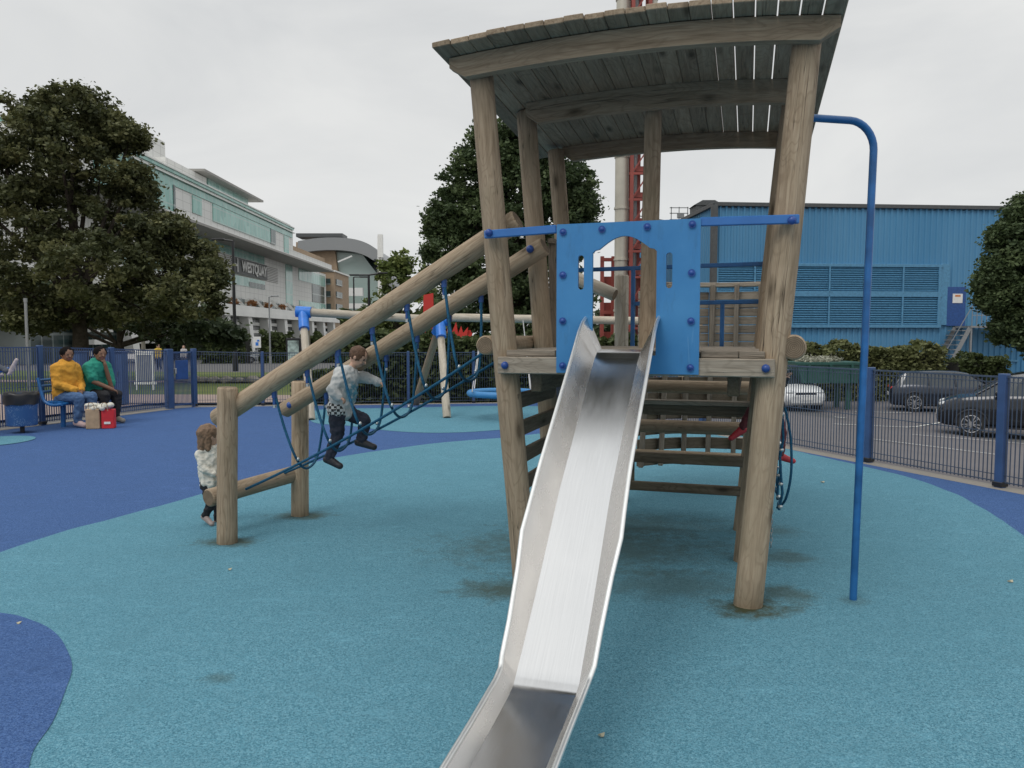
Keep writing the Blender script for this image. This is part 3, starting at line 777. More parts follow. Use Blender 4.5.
for (sx, sy) in ((-1, -1), (-1, 1), (1, -1), (1, 1)):
    m.tube([sc + V((.55 * sx, .45 * sy, .05)), V((sc.x + .42 * sx, 16.1, T3.z - .06))], .012, 5); m.cut()
m.build_split('chain', M['chain'], bs_)
# ------------------------------------------------------------------ fences
def run_fence(name, label, pts, hts, barm, sp=.05, br=.0035, postw=.07, group=None, bandz=(.12, .5, .95), skip_last=False, zoff=None):
    t = thing(name, label, 'fence', pts[0])
    for i in range(len(pts) - 1):
        p, q = V(pts[i]), V(pts[i + 1]); L = (q - p).length; d = (q - p) / L; n = V((-d.y, d.x, 0)); m = MB(); k = int((L - postw) / sp); h0, h1 = hts[i], hts[i + 1]
        for j in range(k + 1):
            s_ = postw / 2 + .01 + j * (L - postw - .02) / max(k, 1); b = p + d * s_; h = h0 + (h1 - h0) * s_ / L
            m.bar(b + V((0, 0, .05)), b + V((0, 0, h)), br * 2, br * 2, n)
        for z in list(bandz) + [1.0]:
            e0 = p + d * postw / 2 + V((0, 0, .05 + (h0 - .055) * z if z == 1.0 else h0 * z)); e1 = q - d * postw / 2 + V((0, 0, .05 + (h1 - .055) * z if z == 1.0 else h1 * z))
            w_ = .016 if z == 1.0 else .007
            m.bar(e0 + n * .006, e1 + n * .006, w_, w_ * 1.2)
        e0 = p + d * postw / 2 + V((0, 0, .07)); e1 = q - d * postw / 2 + V((0, 0, .07)); m.bar(e0 + n * .006, e1 + n * .006, .01, .012)
        m.build('mesh_panel', barm, t)
    for i, p in enumerate(pts):
        if skip_last and i == len(pts) - 1: continue
        m = MB(); p = V(p); a_ = V(pts[min(i + 1, len(pts) - 1)]) - V(pts[max(i - 1, 0)])
        m.box(p + V((0, 0, (hts[i] + .03) / 2)), (postw, postw, hts[i] + .03), a_, None or V((-a_.y, a_.x, 0)), .006)
        pp = m.build('post', M['fence_blue'], t)
        c = MB(); c.box(p + V((0, 0, .045)), (postw + .025, postw + .025, .05), a_, V((-a_.y, a_.x, 0)), .006); c.build('foot_cap', M['black'], pp)
    return t
f2 = G(866.5, 463); stepv = (FA - f2).length
pr = [FA + FD * (stepv * k) for k in (-4, -3, -2, -1)] + [FA] + [FA + FD * (stepv * k) for k in (1, 2, 3, 4, 5, 6)] + [FR1]
run_fence('mesh_fence', 'slate blue vertical bar mesh fence with blue posts between the playground and the car park', pr, [1.17] * len(pr), M['fence_bar'], .0475, .0042, .085)
lf = [GL0, G(-70, 441), G(41.5, 425), G(105, 416), GL1]
lf = [GL0, V((-8.95, 11.7, 0)), V((-8.35, 13.62, 0)), V((-7.88, 15.15, 0)), GL1]
run_fence('mesh_fence', 'royal blue mesh fence standing behind the bench and the litter bin', lf, [1.42, 1.40, 1.39, 1.33, 1.26], M['fence_bar_left'], .05, .0062, .085)
ff = [GP + V((.02, 0, 0)), V((-5.62, 17.33, 0)), V((-4.0, 17.55, 0)), V((-2.4, 17.8, 0)), V((-.9, 18.0, 0)), FARC]
run_fence('mesh_fence', 'long blue mesh fence running from the gate behind the swings at the far end', ff, [1.24, 1.2, 1.2, 1.2, 1.2, 1.2], M['fence_bar'], .055, .0034, .06)
m_ = [FARC, (FARC + FR1) / 2, FR1]
# gate
gt = thing('playground_gate', 'blue metal gate with a dark blue plate standing between two thick posts', 'gate', GL1)
d = (GP - GL1).normalized(); n = V((-d.y, d.x, 0)); ga = GL1 + d * .06; gb = GP - d * .05
m = MB()
for (p, q) in ((ga + V((0, 0, .08)), gb + V((0, 0, .08))), (ga + V((0, 0, 1.22)), gb + V((0, 0, 1.22))), (ga + V((0, 0, .08)), ga + V((0, 0, 1.22))), (gb + V((0, 0, .08)), gb + V((0, 0, 1.22)))): m.bar(p, q, .04, .04, n)
m.build('gate_frame', M['fence_blue'], gt)
m = MB(); L = (gb - ga).length
for k in range(1, 16): m.bar(ga + d * (L * k / 16) + V((0, 0, .09)), ga + d * (L * k / 16) + V((0, 0, 1.21)), .01, .01, n)
m.build('gate_bars', M['fence_bar_left'], gt)
m = MB(); m.box((ga + gb) / 2 + V((0, 0, .84)), (L * .62, .02, .42), d, n, .004); m.build('plate', M['door_blue'], gt)
m = MB(); m.box(ga + d * .07 + V((0, 0, .82)) - n * .03, (.05, .04, .12), d, n, .006); m.build('latch', M['chain'], gt)
for p, w_ in ((GL1, .14), (GP, .1)):
    m = MB(); m.box(V(p) + V((0, 0, .65)), (w_, w_, 1.3), d, n, .008); m.build('gate_post', M['fence_blue'], gt)
# ------------------------------------------------------------------ bench, bin, bags
seat0 = G(66, 424); BD = (GL1 - GL0).normalized(); BN = V((BD.y, -BD.x, 0))     # BN points into the playground
BC = V((-7.72, 13.85, 0)) + V((0, 0, 0))
bench = thing('bench', 'blue curved metal bench by the left fence with two people sitting on it', 'bench', BC)
def bpnt(s, o_, z): return BC + BD * s + BN * o_ + V((0, 0, z))
def curve(s): return .16 * (s / 1.0) ** 2
m = MB()
for o_ in (-.15, -.08, -.01, .06, .13, .2):
    m.tube([bpnt(s, o_ + curve(s), .44 - (.02 if o_ > .15 else 0)) for s in [x * .13 - .72 for x in range(11)]], .026, 8)
m.build('seat', M['pole_blue'], bench)
m = MB()
for z, o_ in ((.62, -.24), (.72, -.27), (.82, -.30)):
    m.tube([bpnt(s, o_ + curve(s), z) for s in [x * .13 - .72 for x in range(11)]], .024, 8)
m.build('backrest', M['pole_blue'], bench)
for s in (-.72, .58):
    m = MB(); c = curve(s); m.tube(spline([bpnt(s, .22 + c, .42), bpnt(s, .0 + c, .40), bpnt(s, -.17 + c, .46), bpnt(s, -.24 + c, .62), bpnt(s, -.31 + c, .86)], 5), .028, 8); m.build('end_frame', M['pole_blue'], bench)
for s in (-.5, .4):
    m = MB(); m.tube([bpnt(s, .02 + curve(s), -.01), bpnt(s, .02 + curve(s), .42)], .04, 12); m.build('leg', M['pole_blue'], bench)
bc = G(22.5, 432.5); lit = thing('litter_bin', 'round speckled blue litter bin with a black liner, on a short post', 'litter bin', bc)
def speckle():
    t = NT('speckled_blue_mesh'); c = t.coord('Object'); v = t.voronoi(c, 60, 'Distance'); k = t.noise(c, 5, 3)
    f = t.math('MULTIPLY', t.ramp(v, [(.2, 1.), (.35, 0.)]), t.ramp(k, [(.45, 0.), (.55, 1.)]))
    return t.out(t.mix(f, (.03, .10, .27), (.25, .36, .5)), .5)
M['speckle'] = speckle()
def lathe(m, c, prof, seg=26, mi=0, wob=0.):
    c = V(c); P = []; F = []
    for j, (r, z) in enumerate(prof):
        for i in range(seg):
            a = 2 * math.pi * i / seg; w_ = 1 + wob * math.sin(a * 5 + j * 2) + wob * .6 * math.sin(a * 11 + j)
            P.append(c + V((r * w_ * math.cos(a), r * w_ * math.sin(a), z + wob * .3 * math.sin(a * 7))))
    for j in range(len(prof) - 1):
        for i in range(seg):
            k = (i + 1) % seg; F.append((j * seg + i, j * seg + k, (j + 1) * seg + k, (j + 1) * seg + i))
    m._add(P, P, F, .5, True, mi)
m = MB(); lathe(m, bc, [(0, .12), (.22, .12), (.225, .14), (.235, .62), (.24, .64), (.22, .64), (.215, .2)]); m.build('bin_body', M['speckle'], lit)
m = MB(); lathe(m, bc, [(.2, .5), (.228, .655), (.25, .67), (.255, .62), (.252, .52), (.25, .47)], 40, 0, .025); m.build('liner', M['black'], lit)
m = MB(); m.tube([bc + V((0, 0, -.01)), bc + V((0, 0, .13))], .035, 10); m.build('stand', M['black'], lit)
M['kraft'] = plain('kraft_paper', (.42, .30, .19), .8); M['redbag'] = plain('red_paper', (.55, .02, .03), .6); M['plasticbag'] = plain('pale_plastic_bag', (.62, .60, .52), .5, 0, .15)
bg = G(100, 428.5); bag = thing('shopping_bag', 'brown and red paper carrier bag stuffed full, on the ground before the seated couple', 'bag', bg)
m = MB(); m.box(bg + V((-.10, .0, .17)), (.22, .16, .34), (1, .25, 0), (-.25, 1, 0), .01); m.build('brown_side', M['kraft'], bag)
m = MB(); m.box(bg + V((.13, .05, .165)), (.2, .15, .33), (1, .25, 0), (-.25, 1, 0), .01); m.build('red_side', M['redbag'], bag)
m = MB()
for k in range(14): m.ball(bg + V((random.uniform(-.17, .18), random.uniform(-.04, .08), .36 + random.uniform(-.02, .05))), (random.uniform(.04, .08), .05, random.uniform(.03, .06)), 8, 6)
m.build('contents', M['plasticbag'], bag)
for sx in (-.10, .13):
    m = MB(); c_ = bg + V((sx, -.07, .34)); m.tube(spline([c_ + V((-.05, 0, -.03)), c_ + V((-.045, -.01, .08)), c_ + V((.0, -.015, .11)), c_ + V((.045, -.01, .08)), c_ + V((.05, 0, -.03))], 4), .006, 6); m.build('handle', M['kraft'], bag)
m = MB(); m.box(bg + V((.145, -.033, .10)), (.10, .004, .04), (1, .25, 0), (-.25, 1, 0)); m.build('printed_band', M['white'], bag)
# ------------------------------------------------------------------ people
def hull_cone(bm, p, q, r0, r1):
    t = bmesh.new(); vs = []
    for c, r in ((V(p), r0), (V(q), r1)):
        g = bmesh.ops.create_icosphere(t, subdivisions=2, radius=r, matrix=Matrix.Translation(c)); vs += g['verts']
    bmesh.ops.delete(t, geom=t.edges[:], context='EDGES_FACES'); res = bmesh.ops.convex_hull(t, input=t.verts[:])
    bmesh.ops.delete(t, geom=[v for v in t.verts if not v.link_faces], context='VERTS')
    me = bpy.data.meshes.new('x'); t.to_mesh(me); t.free(); bm.from_mesh(me); bpy.data.meshes.remove(me)
def ell(bm, c, r, rot=None):
    mt = Matrix.Translation(V(c)) @ (rot.to_4x4() if rot else Matrix.Identity(4)) @ Matrix.Diagonal((*r, 1))
    bmesh.ops.create_icosphere(bm, subdivisions=3, radius=1, matrix=mt)
def remesh(name, bm, voxel, mats, parent, marks=(), smooth=2, amp=0., fr=14.):
    me = bpy.data.meshes.new(name); bm.to_mesh(me); bm.free(); o = bpy.data.objects.new('tmp', me); COL.objects.link(o)
    md = o.modifiers.new('r', 'REMESH'); md.mode = 'VOXEL'; md.voxel_size = voxel
    s_ = o.modifiers.new('s', 'SMOOTH'); s_.factor = .5; s_.iterations = smooth
    dg = bpy.context.evaluated_depsgraph_get(); dg.update(); nm = bpy.data.meshes.new_from_object(o.evaluated_get(dg)); bpy.data.objects.remove(o)
    bpy.data.meshes.remove(me); nm.name = name; nm.materials.clear()
    for k in mats: nm.materials.append(k)
    nm.polygons.foreach_set('use_smooth', [True] * len(nm.polygons))
    if marks:
        for f in nm.polygons:
            c = V(f.center)
            for (mc, mr, mi) in marks:
                if (c - V(mc)).length < mr: f.material_index = mi; break
    if amp:
        nrm = [v_.normal.copy() for v_ in nm.vertices]
        for v_, n_ in zip(nm.vertices, nrm):
            c = v_.co.copy(); k_ = noise.noise(V((c.x * fr, c.y * fr, c.z * fr * (.55 if name == 'hair' else 1.3)))) + .5 * noise.noise(c * fr * 2.3)
            v_.co = c + n_ * (k_ * amp)
    o0 = ORIG[parent.name]; nm.transform(Matrix.Translation(-o0)); return link(name, nm, parent)
SK1 = plain('light_skin', (.52, .32, .23), .55, 0, .06, 30); SK2 = plain('brown_skin', (.19, .095, .055), .5, 0, .08, 30)
EYE = plain('eye_dark', (.02, .015, .012), .3); LIP = plain('lips', (.30, .10, .08), .5)
SHOEB = plain('black_shoe', (.02, .02, .025), .5)
def hand(bm, wr, dirv, palmn, s, curl=.6):
    """palm and five bent fingers; s = hand length"""
    d = V(dirv).normalized(); n = V(palmn); n = (n - d * n.dot(d)).normalized(); w = d.cross(n)
    pc = wr + d * s * .28
    ell(bm, pc, (s * .27, s * .20, s * .11), Matrix((d, w, n)).transposed())
    for i, (o_, L) in enumerate(((-.15, .42), (-.05, .48), (.055, .45), (.15, .36))):
        b = wr + d * s * .48 + w * (o_ * s); p1 = b + (d * math.cos(curl) - n * math.sin(curl)) * (L * s * .5)
        p2 = p1 + (d * math.cos(curl * 2.2) - n * math.sin(curl * 2.2)) * (L * s * .45)
        hull_cone(bm, b, p1, s * .052, s * .046); hull_cone(bm, p1, p2, s * .046, s * .038)
    b = wr + d * s * .2 + w * (-.17 * s); p1 = b + (d * .6 - w * .7 - n * .3).normalized() * (s * .25); p2 = p1 + (d * .8 - n * .5).normalized() * (s * .2)
    hull_cone(bm, b, p1, s * .065, s * .052); hull_cone(bm, p1, p2, s * .052, s * .042)
def person(label, J, H, skin, shirt, trousers, shoe, hairm, hair='short', voxel=.008, face=(1, 0, 0), sleeves='long', group=None, stripe=None, cat='person', headr=None, thick=1.0, skirt=None):
    """J: dict of joint points; l = one side, r = the other"""
    base = V(((J['hip_l'] + J['hip_r']) / 2).to_tuple()); base.z = min(J['ankle_l'].z, J['ankle_r'].z) - .05 * H
    t = thing('person', label, cat, base, group); k = H * thick
    hr = headr or H * .068; f = V(face).normalized(); hd = J['head']; up = (hd - J['neck']).normalized(); up = (up - f * up.dot(f)).normalized(); sd = up.cross(f)
    Rm = Matrix((f, sd, up)).transposed()
    bm = bmesh.new(); ell(bm, hd + up * hr * .15, (hr * 1.05, hr * .86, hr * 1.08), Rm); ell(bm, hd + f * hr * .22 - up * hr * .5, (hr * .72, hr * .64, hr * .66), Rm)
    hull_cone(bm, hd + f * hr * 1.0 + up * hr * .08, hd + f * hr * 1.17 - up * hr * .22, hr * .09, hr * .15)
    for sg in (-1, 1):
        ell(bm, hd + sd * sg * hr * .88 - up * hr * .05, (hr * .2, hr * .09, hr * .27), Rm)
        ell(bm, hd + f * hr * .78 - up * hr * .35 + sd * sg * hr * .35, (hr * .2, hr * .2, hr * .2), Rm)
    hull_cone(bm, hd - up * hr * .6, J['neck'], hr * .46, hr * .50)
    sh_c = (J['sh_l'] + J['sh_r']) / 2; hc = (J['hip_l'] + J['hip_r']) / 2
    hull_cone(bm, J['neck'], sh_c, hr * .5, k * .05)
    for s_ in 'lr':
        hull_cone(bm, sh_c, J['sh_' + s_], k * .05, k * .036); hull_cone(bm, J['sh_' + s_], J['el_' + s_], k * .033, k * .025); hull_cone(bm, J['el_' + s_], J['wr_' + s_], k * .025, k * .017)
        dv = J.get('hd_' + s_, (J['wr_' + s_] - J['el_' + s_])); pn = J.get('pn_' + s_, V((0, 0, 1)))
        hand(bm, J['wr_' + s_], dv, pn, H * .095, J.get('curl', .7))
        hull_cone(bm, hc, J['hip_' + s_], k * .07, k * .055); hull_cone(bm, J['hip_' + s_], J['kn_' + s_], k * .052, k * .035); hull_cone(bm, J['kn_' + s_], J['ankle_' + s_], k * .034, k * .022)
        hull_cone(bm, J['ankle_' + s_], J['toe_' + s_], k * .02, k * .018)
    hull_cone(bm, sh_c, hc, k * .075, k * .07)
    marks = [(hd + f * hr * .98 + up * hr * .12 + sd * sg * hr * .36, hr * .11, 1) for sg in (-1, 1)] + [(hd + f * hr * 1.0 - up * hr * .52 + sd * hr * q, hr * .13, 2) for q in (-.18, 0, .18)]
    remesh('body', bm, voxel, [skin, EYE, LIP], t, marks)
    # shirt
    bm = bmesh.new(); e = 1.22
    wd = (J['sh_l'] - J['sh_r']).normalized()
    for a, b, ra, rb in (('sh_l', 'hip_l', .055, .062), ('sh_r', 'hip_r', .055, .062)):
        P_ = J[a] * .78 + sh_c * .22; Q_ = J[b].lerp(hc, .1) + (sh_c - hc) * .04; hull_cone(bm, P_, Q_, k * ra * e * .92, k * rb * e)
    hull_cone(bm, sh_c, hc + (sh_c - hc) * .05, k * .078 * e, k * .078 * e); hull_cone(bm, J['neck'].lerp(sh_c, .45), sh_c, hr * .62, k * .05 * e)
    for s_ in 'lr':
        hull_cone(bm, sh_c.lerp(J['sh_' + s_], .5), J['sh_' + s_], k * .05 * e, k * .042 * e)
        if sleeves == 'long':
            hull_cone(bm, J['sh_' + s_], J['el_' + s_], k * .042 * e, k * .033 * e); hull_cone(bm, J['el_' + s_], J['el_' + s_].lerp(J['wr_' + s_], .93), k * .033 * e, k * .027 * e)
        else: hull_cone(bm, J['sh_' + s_], J['sh_' + s_].lerp(J['el_' + s_], .72), k * .044 * e, k * .044 * e)
    remesh('shirt', bm, voxel, [shirt], t, amp=.014 * H ** .5, fr=16 / H)
    if stripe:
        bm = bmesh.new(); P_ = hc + (sh_c - hc) * .10; ax = (sh_c - hc).normalized()
        hull_cone(bm, J['hip_l'] + ax * .02 * H, J['hip_r'] + ax * .02 * H, k * .079, k * .079); remesh('hem_band', bm, voxel, [stripe], t)
    bm = bmesh.new(); hull_cone(bm, J['hip_l'], J['hip_r'], k * .068, k * .068)
    for s_ in 'lr':
        hull_cone(bm, J['hip_' + s_], J['kn_' + s_], k * .066, k * .047); hull_cone(bm, J['kn_' + s_], J['kn_' + s_].lerp(J['ankle_' + s_], .92), k * .046, k * .036)
    remesh('trousers', bm, voxel, [trousers], t, amp=.011 * H ** .5, fr=20 / H)
    for s_ in 'lr':
        bm = bmesh.new(); a = J['ankle_' + s_]; b = J['toe_' + s_]; dr_ = (b - a); hl = a - V((dr_.x, dr_.y, 0)) * .25 + V((0, 0, -.012 * H))
        hull_cone(bm, hl, b, k * .027, k * .025); hull_cone(bm, a, hl, k * .027, k * .027); hull_cone(bm, a, b, k * .026, k * .022)
        remesh('shoe', bm, voxel, [shoe], t)
    bm = bmesh.new()
    ell(bm, hd + up * hr * .33 - f * hr * .18, (hr * 1.10, hr * 1.03, hr * 1.03), Rm)
    if hair == 'long':
        hull_cone(bm, hd - f * hr * .35 + up * hr * .2, hd - f * hr * .55 - up * hr * 1.35, hr * .9, hr * .55)
        for sg in (-1, 1): hull_cone(bm, hd + sd * sg * hr * .6 + up * hr * .1 - f * hr * .2, hd + sd * sg * hr * .7 - f * hr * .2 - up * hr * 1.3, hr * .45, hr * .3)
    elif hair == 'bun': ell(bm, hd - f * hr * .9 + up * hr * .1, (hr * .5, hr * .5, hr * .5), Rm)
    remesh('hair', bm, voxel, [hairm], t, amp=.007, fr=38)
    return t
def checker(name, c1, c2, sc=70):
    t = NT(name); n = t.node('ShaderNodeTexChecker'); n.inputs['Scale'].default_value = sc; n.inputs['Color1'].default_value = (*c1, 1); n.inputs['Color2'].default_value = (*c2, 1)
    t.link(t.coord('Object'), n.inputs['Vector']); return t.out(n.outputs[0], .8)
def hoodie():
    t = NT('pale_grey_sweatshirt'); c = t.coord('pos'); ct = at(354, 392, 6.1)
    mp = t.mapping(c, (11, 5, 8), (-ct.x * 11, -ct.y * 5, -ct.z * 8)); d = t.node('ShaderNodeVectorMath'); d.operation = 'LENGTH'; t.link(mp, d.inputs[0])
    f = t.math('MULTIPLY', t.ramp(d.outputs['Value'], [(.6, 1.), (.9, 0.)]), t.ramp(t.noise(c, 22, 3), [(.4, 0.), (.5, 1.)]))
    return t.out(t.mix(f, (.50, .51, .50), (.12, .30, .38)), .9)
NAVY = plain('dark_navy_cotton', (.022, .026, .042), .9, 0, .25, 30); BROWNHAIR = plain('brown_hair', (.10, .052, .028), .7, 0, .3, 60); BLACKHAIR = plain('black_hair', (.008, .007, .007), .9, 0, .2, 9, .1)
Yb = 6.1
J = dict(head=at(358, 357.5, Yb), neck=at(350.5, 370, Yb), sh_r=at(341, 377, Yb - .09), sh_l=at(351, 376, Yb + .09), el_r=at(332, 391, Yb - .14), wr_r=at(340, 397, Yb - .17), el_l=at(366, 377, Yb + .13), wr_l=at(378, 382, Yb + .1),
         hip_r=at(337, 411, Yb - .05), hip_l=at(344, 411, Yb + .05), kn_r=at(337.5, 435, Yb - .06), kn_l=at(365, 421, Yb + .04), ankle_r=at(329, 458, Yb - .06), ankle_l=at(361, 441, Yb + .03), toe_r=at(340, 466, Yb - .08), toe_l=at(374, 447, Yb + .03), curl=.9)
person('small boy in a pale grey sweatshirt and dark trousers climbing the rope loops', J, .98, SK1, hoodie(), NAVY, SHOEB, BROWNHAIR, 'short', .007, (1, -.25, -.55), thick=1.13, stripe=checker('checked_hem', (.03, .03, .03), (.6, .6, .58), 45))
Yg = 6.42
J = dict(head=at(209, 436, Yg), neck=at(209, 447, Yg), sh_r=at(201, 453, Yg - .03), sh_l=at(219, 452, Yg + .05), el_r=at(203, 468, Yg - .07), wr_r=at(214, 474, Yg - .06), el_l=at(225, 464, Yg + .0), wr_l=at(231, 478, Yg - .2),
         hip_r=at(207, 485, Yg), hip_l=at(215, 485, Yg + .04), kn_r=at(212, 502, Yg - .02), kn_l=at(219, 503, Yg + .1), ankle_r=at(205, 516, Yg - .0), ankle_l=at(217, 521, Yg + .1), toe_r=at(212, 524, Yg - .06), toe_l=at(223, 525, Yg + .1))
person('toddler girl with brown hair in a white padded top standing behind the left log post', J, .86, SK1, plain('white_padded_top', (.62, .60, .53), .9, 0, .2, 18, .3, .8), plain('black_leggings', (.015, .015, .018), .8), plain('grey_pink_shoe', (.30, .24, .22), .6), plain('light_brown_hair', (.17, .105, .062), .7, 0, .35, 40), 'long', .006, (1, .7, -.1), headr=.078)
def seated(label, x, Y0, hx, hy, kx, ky, fx, shirt, trou, shoe, skin, hairm, hair, sleeves, arms, lean=0.):
    c = V((at(hx, 372, Y0).x, Y0, 0)); fd = BN; sd = BD
    hp = bpnt(x, .02, .52); sh = hp + V((0, 0, .50)) + fd * (.03 + lean); nk = sh + V((0, 0, .07)); hd = nk + V((0, 0, .16)) + fd * (.04 + lean * .4)
    J = dict(head=hd, neck=nk, sh_l=sh + sd * .19, sh_r=sh - sd * .19, hip_l=hp + sd * .09, hip_r=hp - sd * .09, kn_l=hp + sd * .13 + fd * .46 + V((0, 0, .0)), kn_r=hp - sd * .11 + fd * .44,
             ankle_l=hp + sd * .13 + fd * .42 + V((0, 0, -.42)), ankle_r=hp - sd * .11 + fd * .38 + V((0, 0, -.42)))
    for s_ in 'lr': J['toe_' + s_] = J['ankle_' + s_] + fd * .16 + V((0, 0, -.05))
    if arms == 'lap':
        for s_, g in (('l', 1), ('r', -1)): J['el_' + s_] = J['sh_' + s_] + V((0, 0, -.27)) + fd * .06 + sd * g * .04; J['wr_' + s_] = hp + fd * .30 + V((0, 0, .12)) + sd * g * .05
    else:
        J['el_l'] = J['kn_l'] + V((0, 0, .10)) - fd * .12; J['wr_l'] = hd + fd * .10 + V((0, 0, -.17)); J['hd_l'] = V((0, 0, 1)) - fd * .2
        J['el_r'] = J['sh_r'] + V((0, 0, -.25)) + fd * .12; J['wr_r'] = J['kn_r'] + V((0, 0, .10)) + sd * .12 + fd * .05
    return person(label, J, 1.62, skin, shirt, trou, shoe, hairm, hair, .011, BN + V((.0, -.35, -.05)), sleeves, thick=1.18)
seated('woman in a yellow jumper and blue jeans sitting on the left end of the bench', -.40, 13.6, 67, 0, 0, 0, 0, plain('mustard_jumper', (.62, .30, .035), .9, 0, .12, 12), plain('blue_denim', (.06, .12, .24), .9, 0, .2, 20), plain('red_white_shoe', (.5, .36, .34), .6), SK2, BLACKHAIR, 'bun', 'long', 'lap')
seated('man in a green t-shirt and black shorts sitting with his hand at his chin', .14, 14, 97, 0, 0, 0, 0, plain('green_t_shirt', (.02, .24, .17), .9, 0, .12, 12), plain('black_cotton', (.015, .015, .018), .9), plain('grey_shoe', (.22, .20, .17), .6), SK2, BLACKHAIR, 'short', 'short', 'chin', .12)
# child climbing the net, largely hidden behind the right posts
Yk = 6.0
J = dict(head=at(772, 352, Yk + .1), neck=at(773, 367, Yk + .08), sh_r=at(766, 377, Yk - .02), sh_l=at(778, 376, Yk + .15), el_r=at(770, 388, Yk - .08), wr_r=at(781, 380, Yk - .1), el_l=at(780, 388, Yk + .2), wr_l=at(786, 378, Yk + .16),
         hip_r=at(770, 410, Yk), hip_l=at(774, 410, Yk + .1), kn_r=at(754, 408, Yk), kn_l=at(781, 432, Yk + .02), ankle_r=at(742, 428, Yk + .0), ankle_l=at(780, 455, Yk), toe_r=at(731, 438, Yk - .0), toe_l=at(793, 461, Yk - .03))
person('child with red shoes climbing the net, half hidden behind the right front post', J, .95, SK1, plain('dark_jacket', (.025, .03, .04), .8), plain('dark_red_trousers', (.10, .02, .025), .85), plain('red_shoe', (.42, .03, .04), .5), BROWNHAIR, 'short', .008, (.6, .8, 0))
# child on the far left: riding a rocker just outside the frame, one shoe in the picture
Yl = 12.4; rk = at(-22, 400, Yl); rk.z = 0
rock = thing('see_saw', 'blue tubular see-saw at the left edge of the playground with its end pointing right', 'see-saw', rk)
m = MB(); m.tube([at(-95, 371, Yl), at(9, 370, Yl)], .04, 12); m.tube([at(-95, 376, Yl + .3), at(-4, 370.5, Yl + .06)], .04, 12); m.build('beam', M['joint_blue'], rock)
m = MB(); m.tube([at(-48, 429, Yl) - V((0, 0, .02)), at(-48, 372, Yl)], .06, 12); m.build('stand', M['pole_blue'], rock)
J = dict(head=at(-68, 300, Yl), neck=at(-66, 314, Yl), sh_r=at(-66, 322, Yl - .15), sh_l=at(-66, 322, Yl + .15), el_r=at(-56, 335, Yl - .18), wr_r=at(-44, 342, Yl - .08), el_l=at(-56, 335, Yl + .18), wr_l=at(-44, 342, Yl + .08),
         hip_r=at(-60, 350, Yl - .07), hip_l=at(-60, 350, Yl + .07), kn_r=at(-30, 352, Yl - .1), kn_l=at(-30, 346, Yl + .1), ankle_r=at(10.5, 373, Yl - .1), ankle_l=at(-6, 380, Yl + .12), toe_r=at(16.5, 360, Yl - .1), toe_l=at(2, 375, Yl + .12))
person('child at the left edge of the picture, only a white and red shoe showing', J, 1.2, SK1, plain('blue_shirt', (.05, .12, .25), .9), plain('grey_trousers', (.07, .08, .10), .9), plain('white_red_shoe', (.5, .42, .42), .5, 0, .5, 12), BROWNHAIR, 'short', .01, (1, 0, 0))
# ------------------------------------------------------------------ foliage
def leaves_mesh(name, pts, tones, size, mat, parent, flat_=.35):
    n = len(pts); pts = np.asarray(pts, float); a = RNG.normal(size=(n, 3)); a[:, 2] *= flat_ ** .5; a /= np.linalg.norm(a, axis=1)[:, None] + 1e-9
    b = np.cross(a, RNG.normal(size=(n, 3))); b /= np.linalg.norm(b, axis=1)[:, None] + 1e-9
    sz = size * RNG.uniform(.6, 1.3, (n, 1)); a *= sz; b *= sz * .62
    P = np.stack([pts - a, pts + b * .9 - a * .1, pts + a, pts - b * .9 + a * .1], 1).reshape(-1, 3)
    o0 = ORIG[parent.name]; P = P - np.array([o0.x, o0.y, o0.z])
    me = bpy.data.meshes.new(name); me.vertices.add(4 * n); me.vertices.foreach_set('co', P.ravel()); me.loops.add(4 * n); me.loops.foreach_set('vertex_index', np.arange(4 * n))
    me.polygons.add(n); me.polygons.foreach_set('loop_start', np.arange(n) * 4); me.polygons.foreach_set('loop_total', np.full(n, 4)); me.materials.append(mat)
    at_ = me.attributes.new('tone', 'FLOAT', 'POINT'); at_.data.foreach_set('value', np.repeat(np.clip(tones, 0, 1), 4)); me.update(); me.validate()
    return link(name, me, parent)
def clump_points(cl, sub, per, tuft):
    """cl: list of (centre, radius vec); returns leaf points in sub clumps spread through the volume and near the skin"""
    P = []; T = []
    for (c, r) in cl:
        ns = int(sub)
        for _ in range(ns):
            d = RNG.normal(size=3); d /= np.linalg.norm(d); rad = RNG.uniform(.35, 1.05) ** .55
            sc_ = np.array(c) + d * rad * np.array(r); k = int(per * RNG.uniform(.5, 1.4)); tr = tuft * RNG.uniform(.6, 1.3)
            q = RNG.normal(size=(k, 3)) * tr * np.array([.55, .55, .38]) + sc_; P.append(q); T.append(np.full(k, RNG.uniform(.1, .9)) + RNG.uniform(-.25, .25, k))
    return np.concatenate(P), np.concatenate(T)
